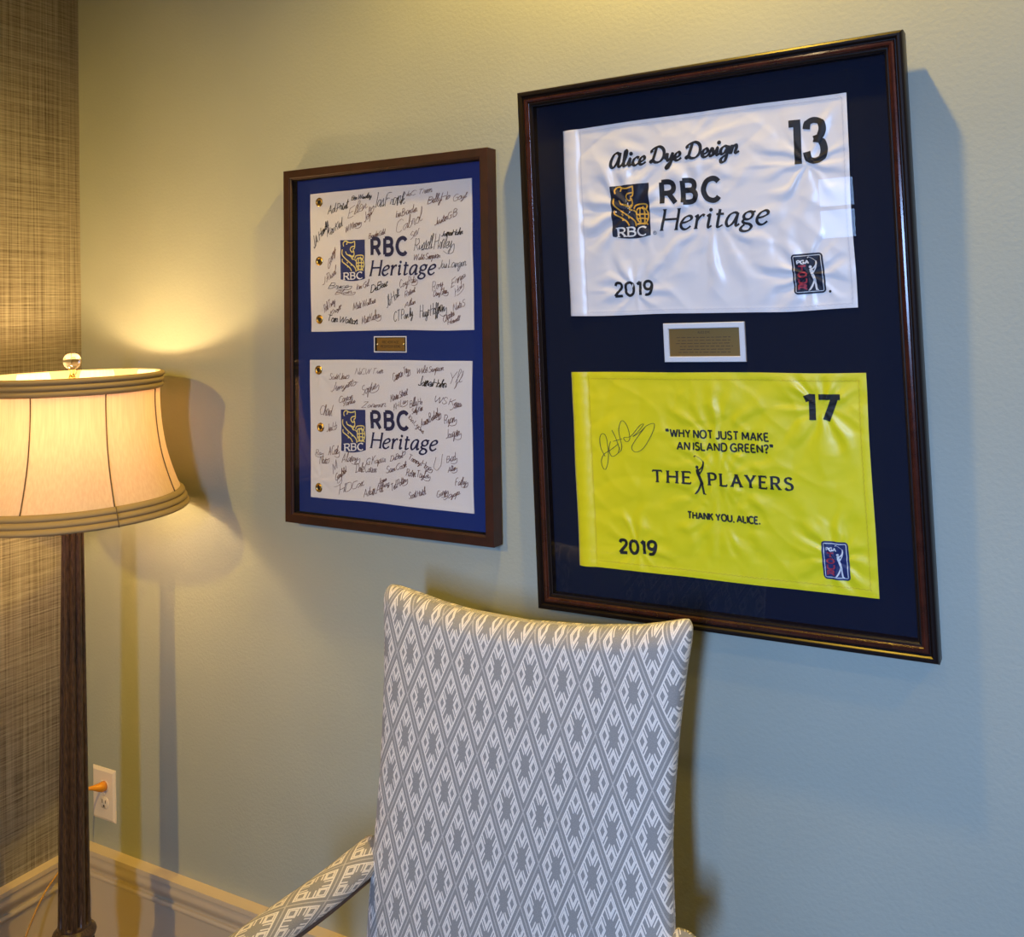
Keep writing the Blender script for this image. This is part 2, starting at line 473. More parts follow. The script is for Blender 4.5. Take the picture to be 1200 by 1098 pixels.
LAYOUT = {'gr1': [(-182.5, 316.0), (-183.8, 185.3), (-185.1, 56.7)],
 'gr2': [(-186.8, -55.2), (-183.4, -180.4), (-188.8, -312.2)],
 'quads': {'golfer': [(-35.1, -192.9), (-11.8, -191.9), (-15.2, -257.7), (-38.4, -259.2)],
           'plq': [(-78.8, 39.2), (67.7, 38.7), (68.6, -29.5), (-77.4, -29.8)],
           'plqin': [(-68.9, 28.4), (58.2, 27.3), (57.9, -20.8), (-69.0, -20.7)],
           's1sh': [(-123.3, 228.0), (-54.9, 225.6), (-54.9, 141.5), (-122.0, 142.4)],
           's2sh': [(-125.2, -140.4), (-58.0, -139.4), (-57.5, -224.9), (-124.6, -228.7)],
           'splq': [(-34.1, 17.9), (51.2, 17.6), (50.6, -16.1), (-34.5, -16.5)],
           'wpga': [(151.2, 149.0), (204.0, 150.8), (205.2, 83.5), (154.8, 82.7)],
           'wsh': [(-169.2, 292.4), (-93.8, 292.2), (-93.6, 197.4), (-167.8, 200.2)],
           'ypga': [(174.9, -322.5), (218.0, -319.6), (219.5, -382.0), (177.1, -383.8)]},
 'sig1': [('Ad Print', -157.7, 285.9, -95.8, 297.7, 21.5, 0, 1.2), ('Ben Windley', -91.1, 313.3, -34.5, 315.2, 10.6, 0, 1.2),
          ('Ellen', -100.6, 274.5, -45.7, 295.0, 23.0, 1, 0.8), ('Jas Frank', -29.3, 293.0, 53.6, 296.5, 31.3, 0, 1),
          ('NeC Trim', 46.0, 310.8, 123.5, 315.8, 12.0, 1, 0.8), ('BillyHo', 110.4, 291.5, 168.2, 298.1, 17.7, 1, 1.1),
          ('Goyl', 175.5, 290.9, 209.9, 298.3, 13.3, 1, 0.9), ('Joft', -54.4, 262.8, -26.7, 285.8, 14.8, 1, 0.9), ('JustinG B', 127.3, 245.1, 184.9, 263.8, 14.2, 1, 1),
          ('JA Hawly', -197.6, 214.3, -154.5, 262.3, 19.9, 0, 1.2), ('Kev Kid', -159.4, 237.1, -112.1, 260.6, 17.9, 0, 1),
          ('W Moore', -106.6, 244.3, -62.8, 260.2, 15.1, 1, 1), ('Ian Branden', 29.5, 267.4, 84.5, 278.2, 14.5, 1, 0.9),
          ('Cabrol', 31.6, 233.0, 101.2, 259.3, 28.2, 1, 0.8), ('Sev', 66.5, 219.1, 91.5, 234.6, 15.3, 1, 0.8), ('Branden Gold', -43.9, 226.3, 2.3, 234.6, 11.4, 1, 0.9),
          ('JamesHahn', 144.5, 222.4, 197.3, 223.6, 12.5, 0, 1.5), ('Russell Henley', 75.5, 195.4, 176.3, 198.8, 32.9, 0, 0.9),
          ('Webb Simpson', 75.1, 175.5, 141.3, 178.9, 12.7, 1, 1), ('Jas Langer', 135.9, 156.3, 204.8, 158.5, 19.9, 0, 0.8),
          ('Gary', -155.5, 166.2, -135.5, 207.7, 12.5, 1, 0.9), ('J Ruel', -173.3, 131.1, -130.4, 157.7, 15.2, 1, 0.9),
          ('Brice', -157.7, 123.1, -91.2, 123.0, 13.3, 0, 1), ('Blair', -137.7, 110.1, -81.3, 110.9, 9.8, 1, 0.9), ('Ian Gil', -78.4, 118.2, -42.5, 125.9, 13.1, 1, 0.9),
          ('DeBest', -41.1, 111.1, 7.2, 124.4, 15.6, 0, 1.4), ('Cory Pate', 37.8, 118.4, 82.7, 130.6, 17.0, 1, 0.9), ('Rory', 120.0, 109.8, 147.7, 121.5, 19.2, 1, 0.8),
          ('Doug Ghim', 122.3, 99.4, 158.8, 105.9, 12.5, 1, 1), ('Ernie', 164.9, 115.6, 202.0, 138.2, 14.8, 1, 0.8), ('Hal', 174.5, 98.1, 196.8, 120.0, 13.2, 1, 0.7),
          ('Robert', 50.6, 97.7, 78.2, 111.0, 12.7, 1, 0.9), ('Allen', 48.6, 75.8, 76.8, 85.4, 12.7, 1, 0.9), ('Jb Holt', 2.7, 76.6, 38.6, 103.5, 19.7, 0, 0.8),
          ('Matt Wallace', -89.0, 73.9, -26.7, 89.2, 15.7, 1, 0.9), ('Rob Tway', -169.8, 70.8, -137.9, 92.4, 16.9, 1, 0.9),
          ('Kroft', -153.7, 63.9, -119.3, 78.8, 10.6, 1, 0.9), ('Tom Watson', -158.5, 52.0, -76.6, 43.2, 17.7, 0, 1.4),
          ('Matt Kuchar', -65.5, 43.1, -13.6, 57.6, 17.4, 1, 0.9), ('CT Pan ly', 20.9, 46.5, 70.7, 58.6, 21.3, 0, 1),
          ('Hugo Hoffman', 87.6, 54.2, 154.3, 70.6, 25.9, 0, 1), ('Nate S', 170.5, 68.7, 200.9, 79.2, 16.4, 1, 0.8), ('Charles', 146.4, 46.0, 173.8, 61.3, 14.0, 1, 1),
          ('Howell', 156.7, 41.0, 188.2, 50.9, 9.9, 1, 1)],
 'sig2': [('Scott Unst', -155.8, -75.9, -100.3, -74.0, 13.2, 1, 0.9), ('NeCW Trim', -84.6, -64.6, -8.3, -60.3, 14.8, 1, 0.7),
          ('Cameron Trig', 18.0, -77.7, 61.1, -55.9, 18.6, 1, 0.9), ('Webb Simpson', 79.1, -59.8, 144.7, -51.4, 13.3, 1, 0.9),
          ('Yfl', 161.4, -78.8, 193.1, -76.1, 24.4, 1, 0.8), ('JamesHahn', 82.3, -83.8, 152.4, -86.4, 19.1, 0, 1.5),
          ('Jimytto', -151.5, -102.2, -75.5, -86.0, 16.7, 1, 0.9), ('Sophie', -64.7, -108.6, -19.4, -89.1, 18.9, 1, 0.9),
          ('Carson', -129.0, -126.5, -90.8, -116.7, 13.9, 1, 1), ('Yantis', -116.7, -133.6, -83.1, -123.8, 11.4, 1, 1),
          ('Zarmen', -67.8, -135.4, -1.8, -131.1, 14.6, 1, 0.8), ('Kevin Streel', 10.5, -120.1, 56.3, -102.8, 15.2, 1, 1),
          ('KH Lee', 18.2, -138.8, 55.0, -118.7, 12.6, 1, 0.8), ('Billy Ho', 60.0, -131.1, 93.3, -121.7, 16.7, 1, 0.9),
          ('Sung Kim', 64.9, -143.4, 93.1, -134.1, 12.5, 1, 0.9), ('WS Kim', 123.6, -116.6, 187.4, -124.8, 13.9, 1, 1),
          ('Jee', 160.5, -131.8, 189.8, -122.7, 12.2, 1, 0.8), ('Chad', -183.7, -152.6, -146.4, -155.6, 27.5, 1, 0.9),
          ('Jim H', -165.1, -189.2, -136.5, -183.6, 16.7, 1, 0.9), ('Ian Lyons', 55.5, -152.1, 92.3, -183.7, 12.5, 1, 1),
          ('Aaron Baddely', 87.5, -169.4, 138.1, -142.7, 16.5, 1, 1), ('Ryan', 146.2, -160.8, 175.7, -153.5, 18.0, 1, 1),
          ('Joaquin', 149.6, -189.1, 186.3, -181.2, 18.7, 1, 0.9), ('Ra', -199.2, -241.6, -176.0, -240.3, 14.1, 1, 0.9),
          ('Noto', -186.6, -260.7, -157.8, -255.8, 17.6, 1, 0.9), ('A Cook', -161.6, -239.5, -129.1, -235.4, 20.2, 1, 1),
          ('Alanny', -123.7, -254.6, -73.6, -247.2, 19.1, 1, 0.9), ('Dale Carson', -86.1, -273.8, -28.9, -269.9, 20.7, 1, 0.9),
          ('G Kapur', -55.7, -256.8, -4.6, -246.4, 17.1, 1, 0.9), ('DeBest', 6.1, -244.5, 48.1, -231.5, 12.6, 1, 1),
          ('Tommy Hoge', 55.7, -237.3, 113.7, -258.3, 14.1, 1, 1.1), ('U', 118.7, -256.0, 144.7, -246.1, 24.5, 1, 0.7),
          ('Sam Cook', -3.8, -270.3, 50.3, -253.0, 14.3, 1, 1), ('Robin Taylor', 47.4, -271.0, 108.5, -273.0, 15.8, 1, 1),
          ('Brad', 149.7, -237.7, 175.2, -230.1, 15.4, 1, 0.9), ('Allen', 152.3, -257.8, 174.9, -249.0, 13.0, 1, 0.9),
          ('M', -147.8, -280.1, -133.4, -263.9, 17.5, 1, 0.9), ('Garfold', -139.4, -294.7, -109.4, -273.2, 15.7, 1, 1),
          ('C', -145.2, -306.0, -122.5, -293.5, 13.1, 1, 0.7), ('HIDCox', -132.4, -322.3, -61.7, -299.8, 19.0, 1, 0.9), ('Jose', -25.5, -295.0, -1.9, -284.9, 11.0, 1, 1),
          ('Diaz', -21.4, -305.3, 5.3, -293.6, 11.0, 1, 0.9), ('Ted Potter', 11.5, -304.9, 52.4, -281.1, 14.3, 1, 1),
          ('Adam Alt', -64.8, -325.6, -9.7, -308.6, 18.8, 1, 0.9), ('Scott Hatch', 54.4, -318.1, 97.9, -304.4, 13.2, 1, 1),
          ('Gary', 125.3, -310.4, 152.6, -296.1, 13.8, 1, 1), ('Sapp', 140.0, -313.3, 181.7, -297.9, 11.4, 1, 1), ('Fathy', 169.9, -282.8, 200.4, -276.5, 14.5, 1, 1)],
 'signed1': {'her': (-39.5, 146.6, 128.1, 144.9, 32.0), 'rbc': (-35.1, 191.1, 55.6, 188.7, 34.8)},
 'signed2': {'her': (-43.3, -219.0, 126.9, -214.7, 32.0), 'rbc': (-40.0, -178.0, 53.1, -175.1, 34.8)},
 'white': {'alice': (-165.9, 326.0, 73.6, 328.2, 36.2),
           'her': (-72.2, 204.3, 119.9, 203.5, 36.6),
           'n13': (160.5, 299.4, 215.1, 296.8, 75.6),
           'rbc': (-68.9, 252.3, 35.1, 250.7, 38.1),
           'y2019': (-168.9, 90.5, -97.3, 90.9, 24.2)},
 'yellow': {'an': (-62.8, -183.3, 94.1, -182.3, 12.9),
            'n17': (163.4, -124.6, 216.4, -124.8, 43.4),
            'players': (-7.4, -242.1, 135.0, -242.3, 19.9),
            'thank': (-50.4, -303.0, 75.9, -302.4, 11.2),
            'the': (-111.6, -242.4, -40.6, -241.9, 19.7),
            'why': (-69.6, -161.2, 99.9, -162.7, 13.2),
            'y2019': (-182.8, -374.9, -113.2, -372.4, 23.1)},
 'ysig': [[(-203.1, -202.4), (-211.2, -186.7), (-212.5, -168.6), (-206.8, -160.7), (-200.0, -166.1), (-196.7, -190.1), (-197.7, -210.2), (-202.9, -225.7),
           (-208.5, -222.8), (-211.0, -210.8), (-205.1, -198.5), (-191.4, -189.9), (-175.5, -178.0)],
          [(-191.5, -174.6), (-194.9, -190.0), (-189.8, -201.8), (-178.6, -196.5), (-173.7, -185.1)], [(-187.4, -153.6), (-179.5, -171.4), (-173.9, -189.1)],
          [(-186.3, -174.4), (-168.5, -169.0)],
          [(-178.6, -196.5), (-169.3, -185.0), (-174.4, -155.2), (-167.8, -136.2), (-157.8, -144.7), (-152.8, -166.4), (-159.2, -174.2), (-164.9, -166.9),
           (-151.0, -163.6), (-132.9, -144.0), (-125.1, -141.4), (-136.8, -155.2), (-146.7, -164.2), (-131.2, -154.2), (-119.3, -143.6), (-104.7, -139.2),
           (-108.0, -155.0), (-126.3, -183.2), (-141.6, -191.7), (-149.8, -184.2), (-140.4, -168.0), (-122.3, -146.0)]]}

M['weave_back'] = mat_weave('lozenge_weave', 0.0588, 0.130, 0.0, 0.0, GREY, CREAM)
M['weave_arm'] = mat_weave('lozenge_weave_arm', 0.0588, 0.130, 0.01, 0.02, GREY, CREAM)
M['dark_wood'] = mat_wood('dark_walnut', (0.035, 0.015, 0.008), (0.075, 0.033, 0.018), 0.35, 0.4, (20, 20, 3))

# ------------------------------------------------------------------ the room
RX, RY, RZ = 4.6, -4.5, 2.9
struct(MB().box(0, RX, RY, 0, -0.1, 0).build('floor', M['carpet']))
struct(MB().box(-0.1, RX + 0.1, RY - 0.1, 0.1, RZ, RZ + 0.1).build('ceiling', M['ceiling']))
struct(MB().box(-0.1, RX + 0.1, 0, 0.1, -0.1, RZ).build('wall_back', M['paint']))
struct(MB().box(-0.1, 0, RY - 0.1, 0, -0.1, RZ).build('wall_left', M['grass']))
struct(MB().box(RX, RX + 0.1, RY - 0.1, 0, -0.1, RZ).build('wall_right', M['paint']))
wf = MB()
xs = [0.0]
for (a, b, c, d) in WINDOWS:
    wf.box(xs[-1], a, RY - 0.1, RY, -0.1, RZ)
    wf.box(a, b, RY - 0.1, RY, -0.1, c)
    wf.box(a, b, RY - 0.1, RY, d, RZ)
    xs.append(b)
wf.box(xs[-1], RX, RY - 0.1, RY, -0.1, RZ)
struct(wf.build('wall_front', M['paint']))
for i, (a, b, c, d) in enumerate(WINDOWS):
    w = MB()
    for (x0, x1, z0, z1) in ((a, a + .03, c, d), (b - .03, b, c, d), (a, b, c, c + .03), (a, b, d - .03, d), (a, b, (c + d) / 2 - .012, (c + d) / 2 + .012)):
        w.box(x0, x1, RY - .06, RY - .02, z0, z1)
    struct(w.build('window_%d' % (i + 1), M['trim']))

# baseboard profile: (distance from wall, height)
BPROF = [(0, 0.300), (0.030, 0.300), (0.030, 0.289), (0.0275, 0.2875), (0.0265, 0.284), (0.0275, 0.277), (0.0285, 0.270), (0.0275, 0.263),
         (0.0235, 0.2555), (0.0185, 0.249), (0.0170, 0.2445), (0.0170, 0.2425), (0.0215, 0.2415), (0.0235, 0.238), (0.0235, 0.232), (0.0215, 0.2285), (0.0150, 0.2275), (0.0150, 0.0), (0, 0)]


def baseboard(name, along_x):
    v = []; fcs = []
    n = len(BPROF)
    for e in (0, 1):
        for (d, z) in BPROF:
            if along_x:
                v.append(((d, RX)[e], -d, z))
            else:
                v.append((d, (-d, RY)[e], z))
    for i in range(n):
        j = (i + 1) % n
        fcs.append((i, j, n + j, n + i))
    o = mesh_obj(name, v, fcs, M['trim'])
    smooth_by_angle(o, 40)
    return struct(o)


baseboard('baseboard_back', True)
baseboard('baseboard_left', False)

# ------------------------------------------------------------------ lettering: stroke skeletons, 100 = cap height
# '-' polyline, '~' smooth curve, '.' dot
SANS = {
 'A': (76, "-0 0 38 100|-38 100 76 0|-13 34 63 34"),
 'B': (58, "-0 0 0 100|~0 100 0 100 30 100 48 92 53 76 47 60 30 54 0 54 0 54|~0 54 0 54 34 54 52 45 58 27 50 8 32 0 0 0 0 0"),
 'C': (66, "~67 84 56 96 38 100 14 89 0 62 0 38 14 11 38 0 56 4 67 16"),
 'D': (70, "-0 0 0 100|~0 100 0 100 30 100 56 90 70 64 70 36 56 10 30 0 0 0 0 0"),
 'E': (52, "-0 100 52 100|-0 0 0 100|-0 0 54 0|-0 52 45 52"),
 'G': (72, "~68 84 56 96 38 100 14 89 0 62 0 38 14 11 38 0 58 4 70 14|-70 0 70 46|-70 46 42 46"),
 'H': (66, "-0 0 0 100|-66 0 66 100|-0 52 66 52"),
 'I': (0, "-0 0 0 100"),
 'J': (38, "~36 100 36 100 36 26 30 6 16 0 4 4 0 14"),
 'K': (62, "-0 0 0 100|-58 100 2 44|-20 60 62 0"),
 'L': (48, "-0 100 0 0|-0 0 50 0"),
 'M': (86, "-0 0 6 100|-6 100 43 18|-43 18 80 100|-80 100 86 0"),
 'N': (66, "-0 0 0 100|-0 100 66 0|-66 0 66 100"),
 'O': (80, "~40 100 40 100 14 90 0 62 0 38 14 10 40 0 66 10 80 38 80 62 66 90 40 100 40 100"),
 'P': (56, "-0 0 0 100|~0 100 0 100 30 100 50 91 56 72 50 53 30 45 0 45 0 45"),
 'R': (62, "-0 0 0 100|~0 100 0 100 32 100 50 92 56 74 50 56 32 48 0 48 0 48|-30 48 62 0"),
 'S': (54, "~51 86 40 97 27 100 10 94 2 77 9 62 27 53 46 45 55 27 48 8 28 0 12 3 0 15"),
 'T': (66, "-0 100 66 100|-33 100 33 0"),
 'U': (66, "~0 100 0 100 0 32 8 10 33 0 58 10 66 32 66 100 66 100"),
 'V': (70, "-0 100 35 0|-35 0 70 100"),
 'W': (104, "-0 100 26 0|-26 0 52 92|-52 92 78 0|-78 0 104 100"),
 'Y': (68, "-0 100 34 46|-34 46 68 100|-34 46 34 0"),
 'F': (50, "-0 0 0 100|-0 100 52 100|-0 54 44 54"), 'Q': (80, "~40 100 40 100 14 90 0 62 0 38 14 10 40 0 66 10 80 38 80 62 66 90 40 100 40 100|-50 22 82 -8"),
 'X': (66, "-0 0 66 100|-0 100 66 0"), 'Z': (60, "-0 100 60 100|-60 100 0 0|-0 0 60 0"),
 '?': (44, "~0 82 8 96 24 100 40 94 44 76 36 60 24 50 22 40 22 28 22 28|.22 4"),
 '.': (8, ".4 4"), ',': (10, "-8 8 2 -14"), ' ': (30, ""),
 '\u201c': (34, "~10 104 2 92 4 80 10 78 10 78|.7 80|~30 104 22 92 24 80 30 78 30 78|.27 80"),
 '\u201d': (34, "~2 76 10 86 10 98 6 102 6 102|.7 100|~22 76 30 86 30 98 26 102 26 102|.27 100"),
 '0': (60, "~30 100 30 100 8 86 0 50 8 14 30 0 52 14 60 50 52 86 30 100 30 100"),
 '1': (28, "-2 80 24 100|-24 100 24 0"),
 '2': (56, "~2 78 10 95 28 100 46 94 52 76 44 56 20 26 0 0 0 0|-0 0 56 0"),
 '3': (54, "~2 84 12 97 28 100 46 92 50 76 42 60 22 54 22 54|~22 54 22 54 44 47 54 28 46 7 26 0 10 3 0 16"),
 '7': (54, "-0 100 54 100|-54 100 20 0"),
 '9': (58, "~56 66 46 46 28 40 8 50 2 70 10 92 30 100 50 92 58 66 54 32 38 6 16 0 6 4"),
}
ITAL = {
 'H': (68, "-0 0 0 100|-66 0 66 100|-0 52 66 52"),
 'e': (44, "~4 30 24 34 42 44 44 56 32 63 14 55 3 36 2 16 12 2 28 0 46 13"),
 'r': (38, "-10 0 10 58|~10 34 20 52 32 63 42 58|~0 54 5 60 10 62 10 56"),
 'i': (22, "~0 53 6 61 11 60 11 50 10 12 15 1 26 9|.12 84"),
 't': (32, "~14 84 14 84 13 12 19 0 36 9|-0 61 34 61"),
 'a': (52, "~46 58 32 63 14 55 3 34 3 14 12 1 24 6 36 24 46 52|~47 62 47 62 44 14 49 1 60 9"),
 'g': (48, "~40 60 28 63 13 57 6 44 11 31 26 27 39 33 45 47 40 60|~12 29 5 20 12 11 34 5 45 -7 36 -23 16 -27 1 -20 2 -8 14 4|~40 60 46 60 54 63 54 63"),
}
SCRIPT = {
 'a': (50, "~34 42 22 50 8 42 2 22 8 4 18 2 30 20 38 46 36 14 40 2 52 12"),
 'b': (40, "~0 10 14 50 20 90 14 98 8 80 8 20 14 2 28 6 34 28 28 44 42 40"),
 'c': (36, "~34 42 22 50 8 40 2 20 8 4 20 0 38 14"),
 'd': (50, "~34 44 20 50 6 38 2 16 10 2 24 12 38 60 42 98 36 40 38 6 52 12"),
 'e': (36, "~2 18 20 22 30 36 22 50 8 40 2 18 10 2 24 2 38 14"),
 'f': (32, "~0 10 18 50 28 90 20 98 14 70 10 -20 4 -44 14 -30 20 2 34 12"),
 'g': (48, "~34 44 20 50 6 38 2 18 10 4 24 14 38 46 34 0 26 -38 10 -44 6 -26 24 -6 50 12"),
 'h': (46, "~0 10 14 60 20 96 12 96 8 60 4 0 4 0 12 36 24 50 30 38 28 10 34 2 48 12"),
 'i': (26, "~0 12 12 50 12 50 10 12 14 2 28 12|.15 76"),
 'j': (26, "~0 12 14 50 14 50 8 -30 -4 -44 -6 -24 28 12"),
 'k': (46, "~0 10 14 60 20 96 12 96 6 50 4 0 4 0 12 30 28 50 30 36 12 26 30 4 48 12"),
 'l': (28, "~0 10 16 60 20 94 12 98 8 60 8 16 14 2 30 12"),
 'm': (56, "~0 12 8 50 4 0 4 0 12 40 22 50 22 30 20 0 20 0 30 40 42 50 42 20 44 4 58 12"),
 'n': (42, "~0 12 8 50 4 0 4 0 14 40 26 50 30 36 26 10 32 2 44 12"),
 'o': (42, "~22 50 8 42 2 20 10 2 24 4 34 24 28 46 18 48 30 38 44 42"),
 'p': (44, "~0 12 10 50 4 -44 4 -44 10 30 22 50 32 36 26 8 14 4 30 4 46 12"),
 'q': (48, "~34 44 20 50 6 38 2 18 10 4 24 14 38 46 32 -40 40 -30 50 12"),
 'r': (38, "~0 12 8 50 14 44 24 44 22 14 28 2 40 12"),
 's': (32, "~0 10 16 50 16 50 24 20 18 2 4 4 20 4 34 12"),
 't': (30, "~0 12 14 60 18 90 12 20 16 2 32 12|-2 62 32 64"),
 'u': (50, "~0 12 8 50 6 14 14 2 28 24 34 50 32 14 38 2 52 12"),
 'v': (42, "~0 40 8 50 14 10 18 2 30 40 34 48 44 42"),
 'w': (54, "~0 40 6 50 8 10 14 2 24 40 26 10 32 2 42 40 44 48 56 42"),
 'x': (40, "~0 12 10 50 24 4 42 12|-4 0 34 50"),
 'y': (46, "~0 12 8 50 8 20 16 4 28 24 36 50 30 -10 18 -44 8 -34 26 -6 48 12"),
 'z': (40, "~0 48 30 48 6 4 36 0 20 -36 8 -30 42 12"),
 ' ': (26, ""),
}
# brush-script capitals for the top line of the white flag
BRUSH = dict(SCRIPT)
BRUSH['A'] = (66, "~52 72 38 92 18 84 4 50 4 18 16 2 30 14 44 48 54 92|~54 92 54 92 48 30 50 8 60 2 68 12")
BRUSH['D'] = (76, "~26 96 20 50 12 8 2 10 10 18 30 2 54 6 70 36 66 76 44 98 18 94 2 78 6 66")


def parse(spec):
    out = []
    for part in spec.split('|'):
        if not part:
            continue
        nums = [float(x) for x in part[1:].split()]
        out.append((part[0], [(nums[i], nums[i + 1]) for i in range(0, len(nums), 2)]))
    return out


def strokes_of(text, font, gap, shear=0.0, connect=False, up=None):
    """text as strokes in units of 1/100 cap height -> (strokes, width)"""
    x = 0.0
    out = []
    for ch in text:
        g = font.get(ch) or (up or SANS).get(ch) or SANS.get(ch.upper())
        w, spec = g
        for kind, pts in parse(spec):
            out.append((kind, [(x + px + shear * py, py) for px, py in pts]))
        x += w + (gap if ch != ' ' else 0)
        if connect and ch.islower():
            x -= gap
    return out, x - gap


def ribbon(pts, wid, mb, z=0.0, per=5, caps=False):
    """flat strip of varying width along 2-D points; wid(direction angle, t) -> full width"""
    n = len(pts)
    v = []; fcs = []
    c = max(1, int(wid(PI / 2, 0) / 2.6))
    for i, q in enumerate(pts):
        a = pts[max(i - 1, 0)]; b = pts[min(i + 1, n - 1)]
        dx, dy = b[0] - a[0], b[1] - a[1]
        L = math.hypot(dx, dy) or 1e-9
        w = wid(math.atan2(dy, dx), i / max(n - 1, 1)) / 2
        nx, ny = -dy / L * w, dx / L * w
        for k in range(c + 1):
            s = 1 - 2 * k / c
            v.append((q[0] + nx * s, q[1] + ny * s, z))
    m = c + 1
    for i in range(n - 1):
        for k in range(c):
            fcs.append((m * i + k, m * i + k + 1, m * (i + 1) + k + 1, m * (i + 1) + k))
    mb.add(v, fcs)


def disc(cx, cy, r, mb, z=0.0, n=12, rx=None):
    v = [(cx, cy, z)] + [(cx + (rx or r) * math.cos(2 * PI * k / n), cy + r * math.sin(2 * PI * k / n), z) for k in range(n)]
    mb.add(v, [(0, 1 + k, 1 + (k + 1) % n) for k in range(n)])


def draw(strokes, mb, place, wid, z=0.0, serif=0.0, thin=0.0, joints=False, dot=None, per=8):
    """strokes -> strips. place maps glyph units to surface mm; wid is in surface mm"""
    lay = 0
    for kind, pts in strokes:
        lay += 1
        zz = z + (lay % 5) * 0.02
        if kind == '.':
            c = place(pts[0])
            disc(c[0], c[1], dot or wid(PI / 2, 0) * 0.62, mb, zz)
            continue
        if kind == '~':
            q = [place(t) for t in crom(pts, per)]
        else:
            a, b = place(pts[0]), place(pts[-1])
            n = max(2, int(math.hypot(b[0] - a[0], b[1] - a[1]) / 3.2) + 1)
            q = [(a[0] + (b[0] - a[0]) * i / n, a[1] + (b[1] - a[1]) * i / n) for i in range(n + 1)]
        ribbon(q, wid, mb, zz)
        if joints:
            for e in (q[0], q[-1]):
                disc(e[0], e[1], wid(PI / 2, 0) / 2, mb, zz, 10)
        if serif and kind == '-':
            dx, dy = pts[-1][0] - pts[0][0], pts[-1][1] - pts[0][1]
            if abs(dy) > abs(dx) * 0.6:
                for e in (pts[0], pts[-1]):
                    if e[1] < 3 or e[1] > 97:
                        c = place(e)
                        ribbon([(c[0] - serif, c[1]), (c[0] + serif, c[1])], lambda a, t: thin, mb, zz)
            elif abs(dy) < 3 and (pts[0][1] > 97 or pts[0][1] < 3):
                yy = pts[0][1]
                s = -1 if yy > 50 else 1
                for e in ((pts[0], pts[-1]) if yy > 97 and pts[-1][0] - pts[0][0] > 60 else (pts[-1],)):
                    c = place(e)
                    ribbon([(c[0], c[1]), (c[0], c[1] + s * serif * 0.9)], lambda a, t: thin, mb, zz)


def placer(box, width):
    """baseline from (x0,y0) to (x1,y1), cap height h"""
    x0, y0, x1, y1, h = box
    ux, uy = (x1 - x0) / width, (y1 - y0) / width
    return lambda q: (x0 + ux * q[0], y0 + uy * q[0] + h * q[1] / 100)


def nib(thick, thin, ang):
    a0 = math.radians(ang)
    return lambda a, t: thin + (thick - thin) * abs(math.sin(a - a0))


def flat(w):
    return lambda a, t: w


# ------------------------------------------------------------------ pictures
def sweep_rect(w, h, prof, mats_idx=None):
    """mitred moulding: prof = (inset, height) loop"""
    mb = MB()
    n = len(prof)
    v = []
    for (i, d) in prof:
        a, b = w / 2 - i, h / 2 - i
        v += [(-a, -d, -b), (a, -d, -b), (a, -d, b), (-a, -d, b)]
    fcs = []; mi = []
    for k in range(n):
        k2 = (k + 1) % n
        for c in range(4):
            c2 = (c + 1) % 4
            fcs.append((k * 4 + c, k * 4 + c2, k2 * 4 + c2, k2 * 4 + c))
            mi.append(mats_idx[k] if mats_idx else 0)
    mb.v = v; mb.f = fcs; mb.m = mi
    return mb


